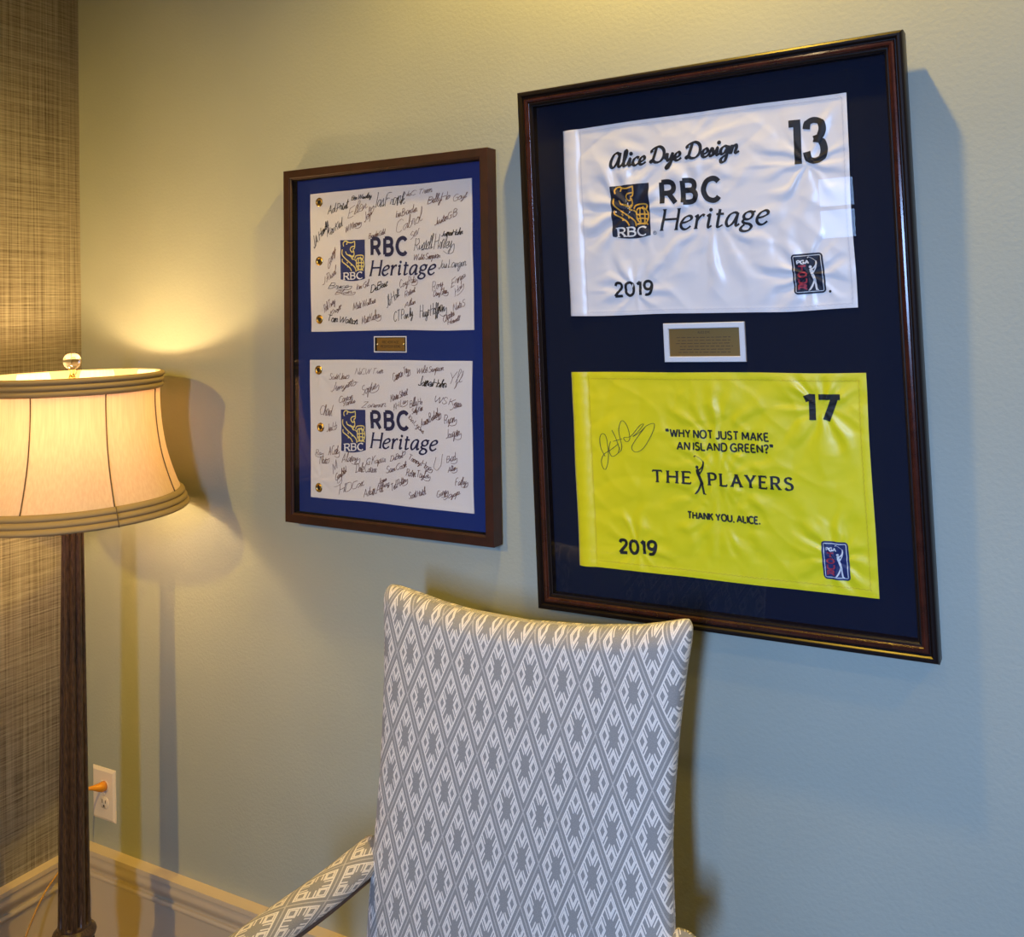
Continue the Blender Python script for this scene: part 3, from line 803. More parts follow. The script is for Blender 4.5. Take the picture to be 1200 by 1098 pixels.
class Cloth:
    """a flag laid on a mat board: rectangle in the frame's own mm, with a height field of folds"""
    def __init__(self, x0, x1, y0, y1, base, seed, amp, puckers=(), sleeve=None, edges=(0, 0, 0, 0), hem=6.0, tilt=(0, 0)):
        self.r = (x0, x1, y0, y1); self.base = base; self.seed = seed; self.amp = amp
        self.p = puckers; self.sleeve = sleeve; self.edges = edges; self.hem = hem

    def h(self, x, y):
        x0, x1, y0, y1 = self.r
        s = self.seed
        e = min(x - x0, x1 - x, y - y0, y1 - y)
        m = 0.25 + 0.75 * min(1, max(0, e) / 30)
        hh = 0
        for k, (ang, wl, am) in enumerate(((35, 60, 1.0), (-40, 48, 0.8), (80, 70, 0.6), (8, 34, 0.35))):
            c, sn = math.cos(math.radians(ang)), math.sin(math.radians(ang))
            a, b = (x * c + y * sn), (-x * sn + y * c)
            nn = noise.noise(Vector((a / (wl * 2.6) + s * 7.1 + k, b / wl + s * 3.3, s + k * 5.0)))
            hh += am * (1 - abs(nn) * 2.2) ** 2 * (1 if k % 2 else -1) * 0.5 + am * 0.4 * nn
        for (cx, cy, r0, sg, am, kf, ph) in self.p:
            dx, dy = x - cx, y - cy
            d = math.hypot(dx, dy)
            th = math.atan2(dy, dx)
            w = math.exp(-((d - r0) / sg) ** 2)
            wob = noise.noise(Vector((th * 1.7 + s, d / 40, s + cx)))
            hh += am * w * math.cos(kf * th + ph + wob * 2.0) * (0.6 + 0.8 * noise.noise(Vector((th * 2.3, 5 + s, cx * .01))))
        v = 1.7 + self.amp * m * hh
        if self.sleeve and x < x0 + self.sleeve:
            t = (x - x0) / self.sleeve
            v = 1.0 + 4.6 * math.sin(PI * min(1, max(0, t))) ** 0.7 + 0.5 * noise.noise(Vector((x / 25, y / 14, s + 9)))
        he = self.hem
        for dist in (x1 - x, y - y0, y1 - y):
            if dist < he:
                v += 0.45 * (1 if dist > 1 else 0.5) + 0.25 * noise.noise(Vector((x / 9, y / 9, s + 2)))
                break
        return max(0.5, v)

    def warp(self, x, y):
        x0, x1, y0, y1 = self.r
        u = (x - x0) / (x1 - x0); w = (y - y0) / (y1 - y0)
        s = self.seed
        l, r, b, t = self.edges
        n = lambda q, k: noise.noise(Vector((q * 3.1 + s, k * 4.7, s * 2)))
        return (x + l * n(w, 1) * (1 - u) + r * n(w, 2) * u, y + b * n(u, 3) * (1 - w) + t * n(u, 4) * w)

    def pos(self, x, y, z=0.0):
        wx, wy = self.warp(x, y)
        return (wx / 1000, -(self.base + (self.h(x, y) + z) / 1000), wy / 1000)

    def build(self, name, mat, parent, step=3.2):
        x0, x1, y0, y1 = self.r
        nx, ny = int((x1 - x0) / step), int((y1 - y0) / step)
        v = []; fcs = []
        for j in range(ny + 1):
            for i in range(nx + 1):
                v.append(self.pos(x0 + (x1 - x0) * i / nx, y0 + (y1 - y0) * j / ny))
        k = nx + 1
        for j in range(ny):
            for i in range(nx):
                fcs.append((j * k + i, j * k + i + 1, (j + 1) * k + i + 1, (j + 1) * k + i))
        # turned-down edge and back, so the cloth has thickness
        ring = [i for i in range(nx)] + [j * k + nx for j in range(ny)] + [ny * k + i for i in range(nx, 0, -1)] + [j * k for j in range(ny, 0, -1)]
        nb = len(v)
        for q in ring:
            v.append((v[q][0], -self.base - 0.0001, v[q][2]))
        for a in range(len(ring)):
            b = (a + 1) % len(ring)
            fcs.append((ring[a], nb + a, nb + b, ring[b]))
        fcs.append(tuple(nb + a for a in range(len(ring) - 1, -1, -1)))
        o = mesh_obj(name, v, fcs, mat, parent)
        return smooth_by_angle(o, 60)

    def drape(self, name, mb, mat, parent, z=0.5, label=None):
        v = [self.pos(q[0], q[1], z + q[2]) for q in mb.v]
        o = mesh_obj(name, v, mb.f, mat, parent, False, mb.m)
        if label:
            o['label'] = label
        return o


def shield_mesh(mb, q, n=40, mi=0):
    """field with straight sides and a bowed foot; q = four corners TL TR BR BL in mm"""
    tl, tr, br, bl = q
    v = []; fcs = []
    for j in range(n + 1):
        for i in range(n + 1):
            s, t = i / n, j / n
            bow = -0.055 * abs(tl[1] - bl[1]) * (1 - (2 * s - 1) ** 2) * t
            x = (tl[0] * (1 - s) + tr[0] * s) * (1 - t) + (bl[0] * (1 - s) + br[0] * s) * t
            y = (tl[1] * (1 - s) + tr[1] * s) * (1 - t) + (bl[1] * (1 - s) + br[1] * s) * t + bow
            v.append((x, y, 0))
    k = n + 1
    for j in range(n):
        for i in range(n):
            fcs.append((j * k + i, (j + 1) * k + i, (j + 1) * k + i + 1, j * k + i + 1))
    mb.add(v, fcs, mi)


LION = [  # gold line work inside the shield, in % of its width (x) and height (y up)
 "14 84 13 92 20 97 29 96 26 88", "29 95 44 93 60 96 60 96 60 84 60 84 46 82 41 76 47 69 54 70", "60 84 60 84 58 78 52 76",
 "52 74 56 70 57 62 57 62 50 58 42 60 36 62", "22 71 26 64 34 61 44 57 50 51 56 50", "57 60 50 54 48 50", "8 76 7 68 10 61 22 52 34 45 46 38 56 32 62 26 64 18",
 "8 52 9 45 18 40 30 34 40 28 46 20", "58 50 66 44 66 36 70 30", "60 52 64 58 74 60 88 60 94 57 92 50 88 49", "84 56 82 52 88 50",
 "66 46 70 52 80 53 90 50 96 42 96 34 92 26 86 22 76 24 68 30 66 38 66 46", "66 40 80 41 96 40", "68 32 80 33 94 31", "76 52 74 40 76 26", "85 52 87 40 86 24",
 "66 22 80 23 90 23 94 20", "28 44 30 40", "44 38 46 34", "30 34 30 30"]


def emblem(cl, q, parent, field, line, label):
    """shield with line-drawn animal and globe over serif letters"""
    mb = MB()
    shield_mesh(mb, q)
    o = cl.drape('shield_emblem', mb, field, parent, 0.45, label)
    tl, tr, br, bl = q
    W = (tr[0] - tl[0] + br[0] - bl[0]) / 2
    H = (tl[1] - bl[1] + tr[1] - br[1]) / 2

    def pl(p):
        s, t = p[0] / 100, 1 - p[1] / 100
        return ((tl[0] * (1 - s) + tr[0] * s) * (1 - t) + (bl[0] * (1 - s) + br[0] * s) * t,
                (tl[1] * (1 - s) + tr[1] * s) * (1 - t) + (bl[1] * (1 - s) + br[1] * s) * t)
    g = MB()
    for k, spec in enumerate(LION):
        nums = [float(x) for x in spec.split()]
        pts = [(nums[i], nums[i + 1]) for i in range(0, len(nums), 2)]
        ribbon([pl(p) for p in crom(pts, 5)], flat(W * 0.036), g, (k % 4) * 0.03)
    cl.drape('gold_line_art', g, line, parent, 0.95)
    t = MB()
    st, w = strokes_of('RBC', SANS, 26)
    a = pl((15, -1)); b = pl((88, 0))
    draw(st, t, placer((a[0], a[1], b[0], b[1], H * 0.17), w), nib(W * 0.052, W * 0.026, 20), serif=W * 0.05, thin=W * 0.022)
    cl.drape('lettering', t, M['white_thread'], parent, 0.95, 'white serif letters on the shield')


GOLFER = [  # (half-open strips: points in % of a box, width %) a player at the end of a swing
 ([(30, 62), (34, 56), (44, 46), (56, 34), (60, 26)], 17), ([(28, 66), (36, 60), (46, 52)], 18), ([(58, 36), (62, 22), (66, 8), (70, 0)], 12),
 ([(56, 34), (46, 22), (30, 10), (14, 2)], 11), ([(14, 2), (4, 0)], 7), ([(66, 2), (84, 0)], 6),
 ([(40, 64), (56, 68), (72, 76), (76, 86)], 8), ([(52, 56), (68, 66), (78, 80), (74, 88)], 8), ([(74, 88), (48, 96), (20, 102)], 3), ([(20, 102), (10, 98)], 6)]


def golfer(mb, box, fat=1.25):
    x0, x1, y0, y1 = box
    w, h = x1 - x0, y1 - y0
    pl = lambda p: (x0 + w * p[0] / 100, y0 + h * p[1] / 100)
    for k, (pts, wd) in enumerate(GOLFER):
        ribbon([pl(p) for p in crom(pts, 4)], flat(wd / 100 * w * (fat if wd > 3 else 1)), mb, k * 0.02)
    c = pl((29, 71))
    disc(c[0], c[1], 0.115 * w, mb, 0.1)


def rounded_rect(mb, q, rad, grow=0.0, n=30, z=0.0, mi=0):
    tl, tr, br, bl = q
    W = (tr[0] - tl[0] + br[0] - bl[0]) / 2
    H = (tl[1] - bl[1] + tr[1] - br[1]) / 2
    cx = sum(p[0] for p in q) / 4; cy = sum(p[1] for p in q) / 4
    sk = ((tl[0] + tr[0]) - (bl[0] + br[0])) / 2 / H
    a, b = W / 2 + grow, H / 2 + grow
    r = rad + grow
    v = []; fcs = []
    rows = []
    ys = sorted(set([-b + r * (1 - math.cos(t * PI / 2 / 5)) for t in range(6)] + [b - r * (1 - math.cos(t * PI / 2 / 5)) for t in range(6)] + [-b + r + (2 * b - 2 * r) * t / n for t in range(n + 1)]))
    m = 22
    for y in ys:
        dy = max(0, abs(y) - (b - r))
        hx = a - r + math.sqrt(max(0, r * r - dy * dy))
        for i in range(m + 1):
            x = -hx + 2 * hx * i / m
            v.append((cx + x + sk * y, cy + y, z))
    k = m + 1
    for j in range(len(ys) - 1):
        for i in range(m):
            fcs.append((j * k + i, j * k + i + 1, (j + 1) * k + i + 1, (j + 1) * k + i))
    mb.add(v, fcs, mi)


def badge(cl, q, parent, field, label):
    """round-cornered badge: pale rim, small serif word, red stacked word, white golfer"""
    mb = MB()
    rounded_rect(mb, q, 6.5, 0, 30, 0.0, 0)
    rounded_rect(mb, q, 6.0, -3.0, 30, 0.35, 1)
    rounded_rect(mb, q, 5.5, -4.2, 30, 0.70, 0)
    o = cl.drape('badge', mb, [field, M['white_thread']], parent, 0.7, label)
    tl, tr, br, bl = q
    cx = sum(p[0] for p in q) / 4; cy = sum(p[1] for p in q) / 4
    W = (tr[0] - tl[0] + br[0] - bl[0]) / 2; H = (tl[1] - bl[1] + tr[1] - br[1]) / 2
    w = MB()
    st, ww = strokes_of('PGA', SANS, 24)
    x0, y0 = cx - W * 0.33, cy + H * 0.25
    draw(st, w, placer((x0, y0, x0 + W * 0.36, y0, H * 0.085), ww), nib(W * 0.045, W * 0.028, 15))
    golfer(w, (cx - W * 0.04, cx + W * 0.36, cy - H * 0.42, cy + H * 0.40))
    cl.drape('lettering', w, M['white_thread'], parent, 2.3, 'white badge lettering and golfer')
    rd = MB()
    for k, ch in enumerate('TOUR'):
        st, ww = strokes_of(ch, SANS, 0)
        x0 = cx - W * 0.31; y0 = cy + H * (0.085 - 0.155 * k)
        draw(st, rd, placer((x0, y0, x0 + W * 0.24, y0, H * 0.112), max(ww, 1)), flat(W * 0.055))
    cl.drape('lettering', rd, M['red_thread'], parent, 2.3, 'red letters stacked down the badge')


def text(cl, parent, name, s, box, mat, font=SANS, gap=24, wid=flat(3), shear=0.0, z=0.95, **kw):
    st, w = strokes_of(s, font, gap, shear, connect=kw.pop('connect', False), up=kw.pop('up', None))
    xs_ = [p[0] for k, pts in st for p in pts]
    lo, hi = min(xs_), max(xs_)
    st = [(k, [(p[0] - lo, p[1]) for p in pts]) for k, pts in st]
    mb = MB()
    draw(st, mb, placer(box, hi - lo), wid, **kw)
    o = cl.drape(name, mb, mat, parent, z)
    return o


def signature(cl, parent, s, x0, y0, x1, y1, h, ink, w, rng):
    st = []
    x = 0
    for ch in s:
        up = ch.isupper()
        g = SANS[ch] if up else SCRIPT[ch]
        sc = rng.uniform(0.75, 1.0) if up else rng.uniform(0.7, 1.15)
        for kind, pts in parse(g[1]):
            if kind == '.':
                continue
            pts = [(x + px * (0.8 if up else 1) + py * 0.28 + rng.uniform(-4, 4), py * sc + rng.uniform(-5, 5)) for px, py in pts]
            if kind == '-' and len(pts) == 2 and up:
                mid = ((pts[0][0] + pts[1][0]) / 2 + rng.uniform(-8, 8), (pts[0][1] + pts[1][1]) / 2 + rng.uniform(-6, 6))
                pts = [pts[0], mid, pts[1]]
            st.append(('~', pts))
        x += g[0] * (0.8 if up else 0.9) + (8 if up else -2)
    if rng.random() < 0.35:
        e = st[-1][1][-1]
        st.append(('~', [e, (e[0] + 30, e[1] + 10), (e[0] + 10, e[1] - 40), (e[0] - 60, e[1] - 45), (e[0] - 110, e[1] - 25)]))
    xs_ = [p[0] for k, pts in st for p in pts]
    lo, hi = min(xs_), max(xs_)
    st = [(k, [(p[0] - lo, p[1]) for p in pts]) for k, pts in st]
    L = math.hypot(x1 - x0, y1 - y0)
    ux, uy = (x1 - x0) / L, (y1 - y0) / L
    k = L / (hi - lo)
    pl = lambda q: (x0 + ux * q[0] * k - uy * 0.5 * q[1] / 100 * h, y0 + uy * q[0] * k + q[1] / 100 * h)
    mb = MB()
    thick = w * 1.0
    draw(st, mb, pl, lambda a, t: thick * (0.75 + 0.5 * abs(math.sin(a + 0.5))), per=4)
    X0, X1, Y0, Y1 = cl.r
    mb.v = [(min(max(q[0], X0 + 2), X1 - 2), min(max(q[1], Y0 + 2), Y1 - 2), q[2]) for q in mb.v]
    cl.drape('signature', mb, M['ink_brown'] if ink else M['ink'], parent, 0.6)


def grommet(cl, parent, c):
    x, y, z = cl.pos(c[0], c[1])
    t = MB()
    prof = [(4.2, 0.4), (4.6, 1.4), (6.0, 2.1), (8.0, 2.0), (9.6, 1.3), (10.2, 0.2)]
    n = 28
    v = []; fcs = []
    for r, d in prof:
        for k in range(n):
            a = 2 * PI * k / n
            v.append((x + r / 1000 * math.cos(a), y - d / 1000, z + r / 1000 * math.sin(a)))
    for i in range(len(prof) - 1):
        for k in range(n):
            fcs.append((i * n + k, (i + 1) * n + k, (i + 1) * n + (k + 1) % n, i * n + (k + 1) % n))
    t.add(v, fcs, 0)
    hv = [(x, y - 0.0006, z)] + [(x + 0.0043 * math.cos(2 * PI * k / n), y - 0.0006, z + 0.0043 * math.sin(2 * PI * k / n)) for k in range(n)]
    t.add(hv, [(0, 1 + (k + 1) % n, 1 + k) for k in range(n)], 1)
    o = t.build('grommet', [M['brass'], M['hole']], parent, True)
    return o


def stitching(cl, parent, mat, runs):
    """zig-zag hem stitches along lines (x0,y0,x1,y1)"""
    mb = MB()
    for (x0, y0, x1, y1) in runs:
        L = math.hypot(x1 - x0, y1 - y0)
        n = int(L / 4.5)
        ux, uy = (x1 - x0) / L, (y1 - y0) / L
        for k in range(n):
            a = (k + 0.1) * L / n; b = (k + 0.85) * L / n
            s = 1.1 if k % 2 else -1.1
            ribbon([(x0 + ux * a - uy * s, y0 + uy * a + ux * s), (x0 + ux * b + uy * s, y0 + uy * b - ux * s)], flat(0.9), mb)
    o = cl.drape('hem_stitching', mb, mat, parent, 0.5)
    return o


# ---- the smaller frame with two signed flags
sf = empty('picture_frame', (1.026, -0.004, 1.5593), 'smaller brown wooden frame beside the lamp, two signed white flags on royal blue mat', 'framed flags',
           (math.radians(-0.3), math.radians(0.99), 0))
SW, SH = 0.5389, 0.7806
prof = [(0, 0), (0, 0.0322), (0.0008, 0.033), (0.0170, 0.033), (0.0178, 0.0322), (0.0178, 0.0300), (0.0205, 0.0290), (0.0215, 0.0275), (0.0215, 0.0065), (0.003, 0)]
sweep_rect(SW, SH, prof, [0] * 7 + [1] + [0] * 2).build('frame_moulding', [M['mahogany'], M['recess_black']], sf)
mb = MB().box(-SW / 2 + .004, SW / 2 - .004, -0.010, -0.004, -SH / 2 + .004, SH / 2 - .004)
mb.build('mat_board', M['mat_blue'], sf)
mb = MB().box(-SW / 2 + .019, SW / 2 - .019, -0.0262, -0.0242, -SH / 2 + .019, SH / 2 - .019)
mb.build('glass_pane', M['glass'], sf)
rng = random.Random(11)
for k, (rect, key, sig, gr, sh) in enumerate((((-208.5, 219.5, 29.5, 335.5), 'signed1', 'sig1', 'gr1', 's1sh'), ((-212.0, 212.3, -334.0, -32.8), 'signed2', 'sig2', 'gr2', 's2sh'))):
    sx = (rect[0] + rect[1]) / 2; sy = (rect[2] + rect[3]) / 2
    cl = Cloth(rect[0], rect[1], rect[2], rect[3], 0.0102, 3.3 + k * 4.1, 0.9,
               [(-90, sy, 55, 40, 0.7, 9, k), (rect[0] + 25, rect[2] + 40, 20, 60, 0.9, 6, 1), (rect[0] + 25, rect[3] - 30, 20, 50, 0.8, 6, 2)], None, (2, 2, 2.5, 2.0), 8)
    fl = cl.build('flag', M['nylon_white'], sf)
    fl['label'] = ('upper signed white flag', 'lower signed white flag')[k]
    for c in LAYOUT[gr]:
        grommet(cl, fl, c)
    emblem(cl, LAYOUT['quads'][sh], fl, M['print_shield'], M['pale_gold'], 'navy shield printed with a line-drawn lion')
    text(cl, fl, 'lettering', 'RBC', LAYOUT[key]['rbc'], M['print_navy'], SANS, 38, flat(8.2))
    text(cl, fl, 'lettering', 'Heritage', LAYOUT[key]['her'], M['print_navy'], ITAL, 17, nib(5.2, 2.5, 25), 0.20, serif=3.2, thin=1.7)
    for q in LAYOUT[sig]:
        signature(cl, fl, *q, rng)
# small brass plate in a bevelled window of the mat
pq = LAYOUT['quads']['splq']
pl0 = sweep_rect(0.0855, 0.0342, [(0, 0.0098), (0, 0.0108), (0.0022, 0.0108), (0.0022, 0.0098)])
pl = pl0.build('plaque', M['white_bevel'], sf)
pl.location = (0.0083, 0, 0.0007)
pl['label'] = 'small engraved brass plate in a white bevelled opening'
MB().box(-0.0405, 0.0405, -0.0101, -0.0098, -0.0149, 0.0149).build('opening', M['recess_black'], pl)
MB().bevel_box(-0.0385 + .004, 0.0385, -0.0118, -0.0100, -0.0135, 0.0135, 0.0006).build('brass_plate', M['brass_dark'], pl)
for sx in (-0.0325, 0.0365):
    mb = MB()
    mb.lathe([(0.0024, 0), (0.0024, 0.0008), (0.0014, 0.0016), (0.0001, 0.0018)], 14)
    mb.v = [(v[0] + sx, -0.0117 - v[2], v[1] + 0.0) for v in mb.v]
    mb.build('screw', M['screw'], pl, True)


def engraved(parent, rows, y, z0, dz, w, h, mat, gap=26, wd=0.5):
    mb = MB()
    for k, s in enumerate(rows):
        st, ww = strokes_of(s, SANS, gap)
        L = w * (0.5 + 0.5 * len(s) / max(len(t) for t in rows))
        draw(st, mb, placer((-L / 2, z0 - dz * k, L / 2, z0 - dz * k, h), ww), flat(wd))
    mb.v = [(v[0] / 1000, y - v[2] / 20000, v[1] / 1000) for v in mb.v]
    return mb.build('engraved_text', mat, parent)


engraved(pl, ('RBC HERITAGE', 'PRESENTED BY BOEING'), -0.0119, 2.2, 9.0, 52, 5.0, M['fade'], 26, 1.0).location = (0.002, 0, 0)

# ---- the larger frame with two hole flags
bf = empty('picture_frame', (1.7286, -0.004 - 0.49 * math.sin(math.radians(0.8821)), 1.5482), 'larger dark frame above the armchair, white flag over yellow flag on navy mat', 'framed flags',
           (math.radians(0.8821), math.radians(0.2147), 0))
BW, BHH = 0.6953, 0.98
prof = [(0, 0), (0, 0.0290), (0.0020, 0.0330), (0.0050, 0.0344), (0.0085, 0.0340), (0.0110, 0.0315), (0.0118, 0.0290), (0.0132, 0.0290), (0.0150, 0.0312), (0.0180, 0.0322),
        (0.0212, 0.0312), (0.0228, 0.0285), (0.0240, 0.0280), (0.0262, 0.0282), (0.0280, 0.0268), (0.0285, 0.0255), (0.0300, 0.0250), (0.0300, 0.0060), (0.004, 0)]
idx = [0] * 19
for k in range(7, 12):
    idx[k] = 1
o = sweep_rect(BW, BHH, prof, idx).build('frame_moulding', [M['black_lacquer'], M['red_lacquer']], bf)
smooth_by_angle(o, 28)
MB().box(-BW / 2 + .005, BW / 2 - .005, -0.010, -0.004, -BHH / 2 + .005, BHH / 2 - .005).build('mat_board', M['mat_navy'], bf)
MB().box(-BW / 2 + .027, BW / 2 - .027, -0.0238, -0.0218, -BHH / 2 + .027, BHH / 2 - .027).build('glass_pane', M['glass'], bf)

wq = LAYOUT['white']
cw = Cloth(-262.0, 253.5, 55.5, 407.5, 0.0102, 1.7, 2.5,
           [(-130, 245, 62, 45, 1.1, 11, 0.4), (20, 225, 90, 45, 0.9, 13, 1.2), (188, 300, 50, 40, 1.0, 9, 2.0), (178, 116, 45, 40, 1.2, 9, 0.2), (-130, 100, 40, 35, 0.9, 9, 1.0), (-40, 340, 90, 30, 0.6, 17, 0.3)],
           34.0, (2, 3, 5, 2.5), 7)
fw = cw.build('flag', M['satin_white'], bf)
fw['label'] = 'white satin flag with number 13'
stitching(cw, fw, M['stitch_white'], ((-226, 60, -226, 403), (-222, 62.5, 247, 62.5), (246, 64, 246, 402), (-222, 400.5, 247, 400.5)))
text(cw, fw, 'lettering', 'Alice Dye Design', wq['alice'][:4] + (28.5,), M['print_black'], BRUSH, 4, nib(6.2, 3.0, 25), 0.12, connect=True, up=BRUSH, z=0.95)
emblem(cw, LAYOUT['quads']['wsh'], fw, M['shield_dark'], M['gold'], 'dark navy embroidered shield with gold lion')
text(cw, fw, 'lettering', 'RBC', wq['rbc'], M['print_black'], SANS, 38, flat(9.2))
text(cw, fw, 'lettering', 'Heritage', wq['her'], M['print_black'], ITAL, 17, nib(5.6, 2.7, 25), 0.20, serif=3.6, thin=1.9)
nb = wq['n13']
num = MB()
n1 = [(0, 0), (100, 0)]
x0, y0, hN = 163.0, 299.0, 74.0
draw([('-', [(30, 0), (30, 100)]), ('-', [(4, 92), (26, 92)])], num, lambda q: (x0 - 6 + q[0] * 0.52, y0 + q[1] * hN / 100), lambda a, t: 12.0)
st3 = [('~', [(4, 78), (8, 92), (24, 98), (42, 91), (46, 74), (38, 58), (22, 53), (22, 53)]), ('~', [(22, 53), (22, 53), (42, 46), (48, 26), (42, 8), (24, 1), (8, 7), (3, 24)])]
draw(st3, num, lambda q: (x0 + 22 + q[0] * 0.62, y0 + 2 + q[1] * (hN - 4) / 100), lambda a, t: 12.0 if abs(math.cos(a)) < 0.7 else 10.0)
cw.drape('hole_number', num, M['print_black'], fw, 0.95, 'tall black number 13')
text(cw, fw, 'lettering', '2019', wq['y2019'], M['print_black'], SANS, 24, flat(5.0))
badge(cw, LAYOUT['quads']['wpga'], fw, M['shield_dark'], 'black embroidered badge with pale rim')
reg = MB()
disc(211.5, 84.5, 2.2, reg)
cw.drape('trademark_dot', reg, M['print_black'], fw, 0.5)
reg = MB()
ring = [(-86.0 + 3.0 * math.cos(k * PI / 10), 201.0 + 3.0 * math.sin(k * PI / 10)) for k in range(21)]
ribbon(ring, flat(0.8), reg)
st, ww = strokes_of('R', SANS, 0)
draw(st, reg, placer((-87.0, 199.6, -85.0, 199.6, 2.9), ww), flat(0.7))
cw.drape('trademark_ring', reg, M['print_black'], fw, 0.5)

yq = LAYOUT['yellow']
cy_ = Cloth(-265.8, 261.3, -405.8, -47.6, 0.0102, 5.9, 2.2,
            [(10, -172, 70, 40, 0.6, 15, 0.4), (10, -232, 80, 45, 0.9, 15, 1.2), (190, -104, 45, 40, 1.0, 9, 2.0), (197, -352, 42, 40, 1.0, 9, 0.2), (-148, -363, 40, 35, 0.8, 9, 1.0), (10, -300, 60, 30, 0.6, 13, .2)],
            34.0, (2, 2.5, 5, 2.5), 12)
fy = cy_.build('flag', M['satin_yellow'], bf)
fy['label'] = 'yellow satin flag with number 17'
stitching(cy_, fy, M['stitch_yellow'], ((-230, -400, -230, -53), (-226, -393.5, 252, -393.5), (249, -392, 249, -60), (-226, -60, 252, -60)))
num = MB()
x0, y0, hN = yq['n17'][0], yq['n17'][1], 43.0
draw([('-', [(11, 0), (11, 100)]), ('-', [(-1, 80), (10, 90)])], num, lambda q: (x0 + q[0], y0 + q[1] * hN / 100), lambda a, t: 10.8)
draw([('-', [(22, 89), (57, 89)])], num, lambda q: (x0 + q[0] * 0.98, y0 + q[1] * hN / 100), lambda a, t: 9.4, 0.1)
draw([('-', [(47, 84), (33, 0)])], num, lambda q: (x0 + q[0], y0 + q[1] * hN / 100), lambda a, t: 11.4)
cy_.drape('hole_number', num, M['print_black'], fy, 0.95, 'bold black number 17')
b = yq['why']
text(cy_, fy, 'lettering', '\u201cWHY NOT JUST MAKE', (b[0] - 12.5, b[1], b[2], b[3], b[4]), M['print_black'], SANS, 27, flat(2.9), dot=2.0)
b = yq['an']
text(cy_, fy, 'lettering', 'AN ISLAND GREEN?\u201d', (b[0], b[1], b[2] + 11.5, b[3], b[4]), M['print_black'], SANS, 27, flat(2.9), dot=2.0)
text(cy_, fy, 'lettering', 'THE', yq['the'], M['print_black'], SANS, 44, nib(4.7, 2.5, 20), serif=3.3, thin=2.0)
text(cy_, fy, 'lettering', 'PLAYERS', yq['players'], M['print_black'], SANS, 44, nib(4.7, 2.5, 20), serif=3.3, thin=2.0)
gm = MB()
golfer(gm, (-35.5, -10.5, -259.5, -194.0))
cy_.drape('golfer_emblem', gm, M['print_black'], fy, 0.95, 'black golfer silhouette between the two words')
text(cy_, fy, 'lettering', 'THANK YOU, ALICE.', yq['thank'], M['print_black'], SANS, 25, flat(2.9), dot=1.5)
text(cy_, fy, 'lettering', '2019', yq['y2019'], M['print_black'], SANS, 24, flat(5.6))
badge(cy_, LAYOUT['quads']['ypga'], fy, M['badge_blue'], 'blue embroidered badge with pale rim')
sg = MB()
for st in LAYOUT['ysig']:
    ribbon(crom(st, 6), lambda a, t: 0.75 + 0.5 * abs(math.sin(a)), sg)
cy_.drape('signature', sg, M['ink'], fy, 0.6)
# engraved plate with white bevelled surround
pl = sweep_rect(0.1465, 0.0685, [(0, 0.0098), (0, 0.0150), (0.0010, 0.0160), (0.0085, 0.0160), (0.0098, 0.0150), (0.0098, 0.0098)]).build('plaque', M['white_bevel'], bf)
pl.location = (-0.0051, 0, 0.0047)
pl['label'] = 'engraved brass plate in a white bevelled surround'
MB().box(-0.0640, 0.0640, -0.0122, -0.0098, -0.0250, 0.0250).build('brass_plate', M['brass_dark'], pl)
engraved(pl, ('ALICE DYE',), -0.0123, 15.5, 7, 22, 3.6, M['fade'], 26, 0.7)
rows = MB()
rg = random.Random(3)
for k in range(6):
    x = -52.0 + rg.uniform(0, 8)
    xe = 52 - rg.uniform(0, 8)
    while x < xe:
        L = rg.uniform(4, 11)
        ribbon([(x, 8.5 - 5.2 * k), (min(x + L, xe), 8.5 - 5.2 * k)], flat(1.3), rows)
        x += L + 2.2
rows.v = [(v[0] / 1000, -0.0123, v[1] / 1000) for v in rows.v]
rows.build('engraved_text', M['fade'], pl)

# ------------------------------------------------------------------ floor lamp
def mat_shade():
    m, nt, b = new_mat('pleated_silk_shade')
    nt.nodes.remove(b)
    out = [n for n in nt.nodes if n.type == 'OUTPUT_MATERIAL'][0]
    t, r = noise_col(nt, mapped(nt, (260, 260, 6)), 1.0, 2, (0.84, 0.70, 0.58), (0.92, 0.80, 0.68), 0.3, 0.7)
    d = nd(nt, 'ShaderNodeBsdfDiffuse')
    tr = nd(nt, 'ShaderNodeBsdfTranslucent')
    nt.links.new(r.outputs[0], d.inputs[0])
    nt.links.new(r.outputs[0], tr.inputs[0])
    mx = nd(nt, 'ShaderNodeMixShader')
    mx.inputs[0].default_value = 0.29
    nt.links.new(d.outputs[0], mx.inputs[1])
    nt.links.new(tr.outputs[0], mx.inputs[2])
    nt.links.new(mx.outputs[0], out.inputs['Surface'])
    return m


M['shade'] = mat_shade()
M['shade_trim'] = P('taupe_fabric_trim', (0.40, 0.31, 0.18), 0.7, 0, 0.2)
M['seam'] = P('dark_taupe_piping', (0.16, 0.12, 0.08), 0.8)
M['bronze'] = mat_wood('dark_carved_bronze', (0.022, 0.012, 0.008), (0.10, 0.060, 0.038), 0.34, 0.3, (60, 60, 10))
M['crystal'] = P('rose_crystal', (0.98, 0.90, 0.86), 0.02, 0, 0.5, Transmission_Weight=1.0, IOR=1.48)
M['bulb'] = P('frosted_bulb', (0.95, 0.92, 0.85), 0.6)
M['cord'] = P('clear_gold_cord', (0.50, 0.27, 0.05), 0.3, 0, 0.5)
M['plug'] = P('amber_plug', (0.75, 0.30, 0.02), 0.2, 0, 0.5)

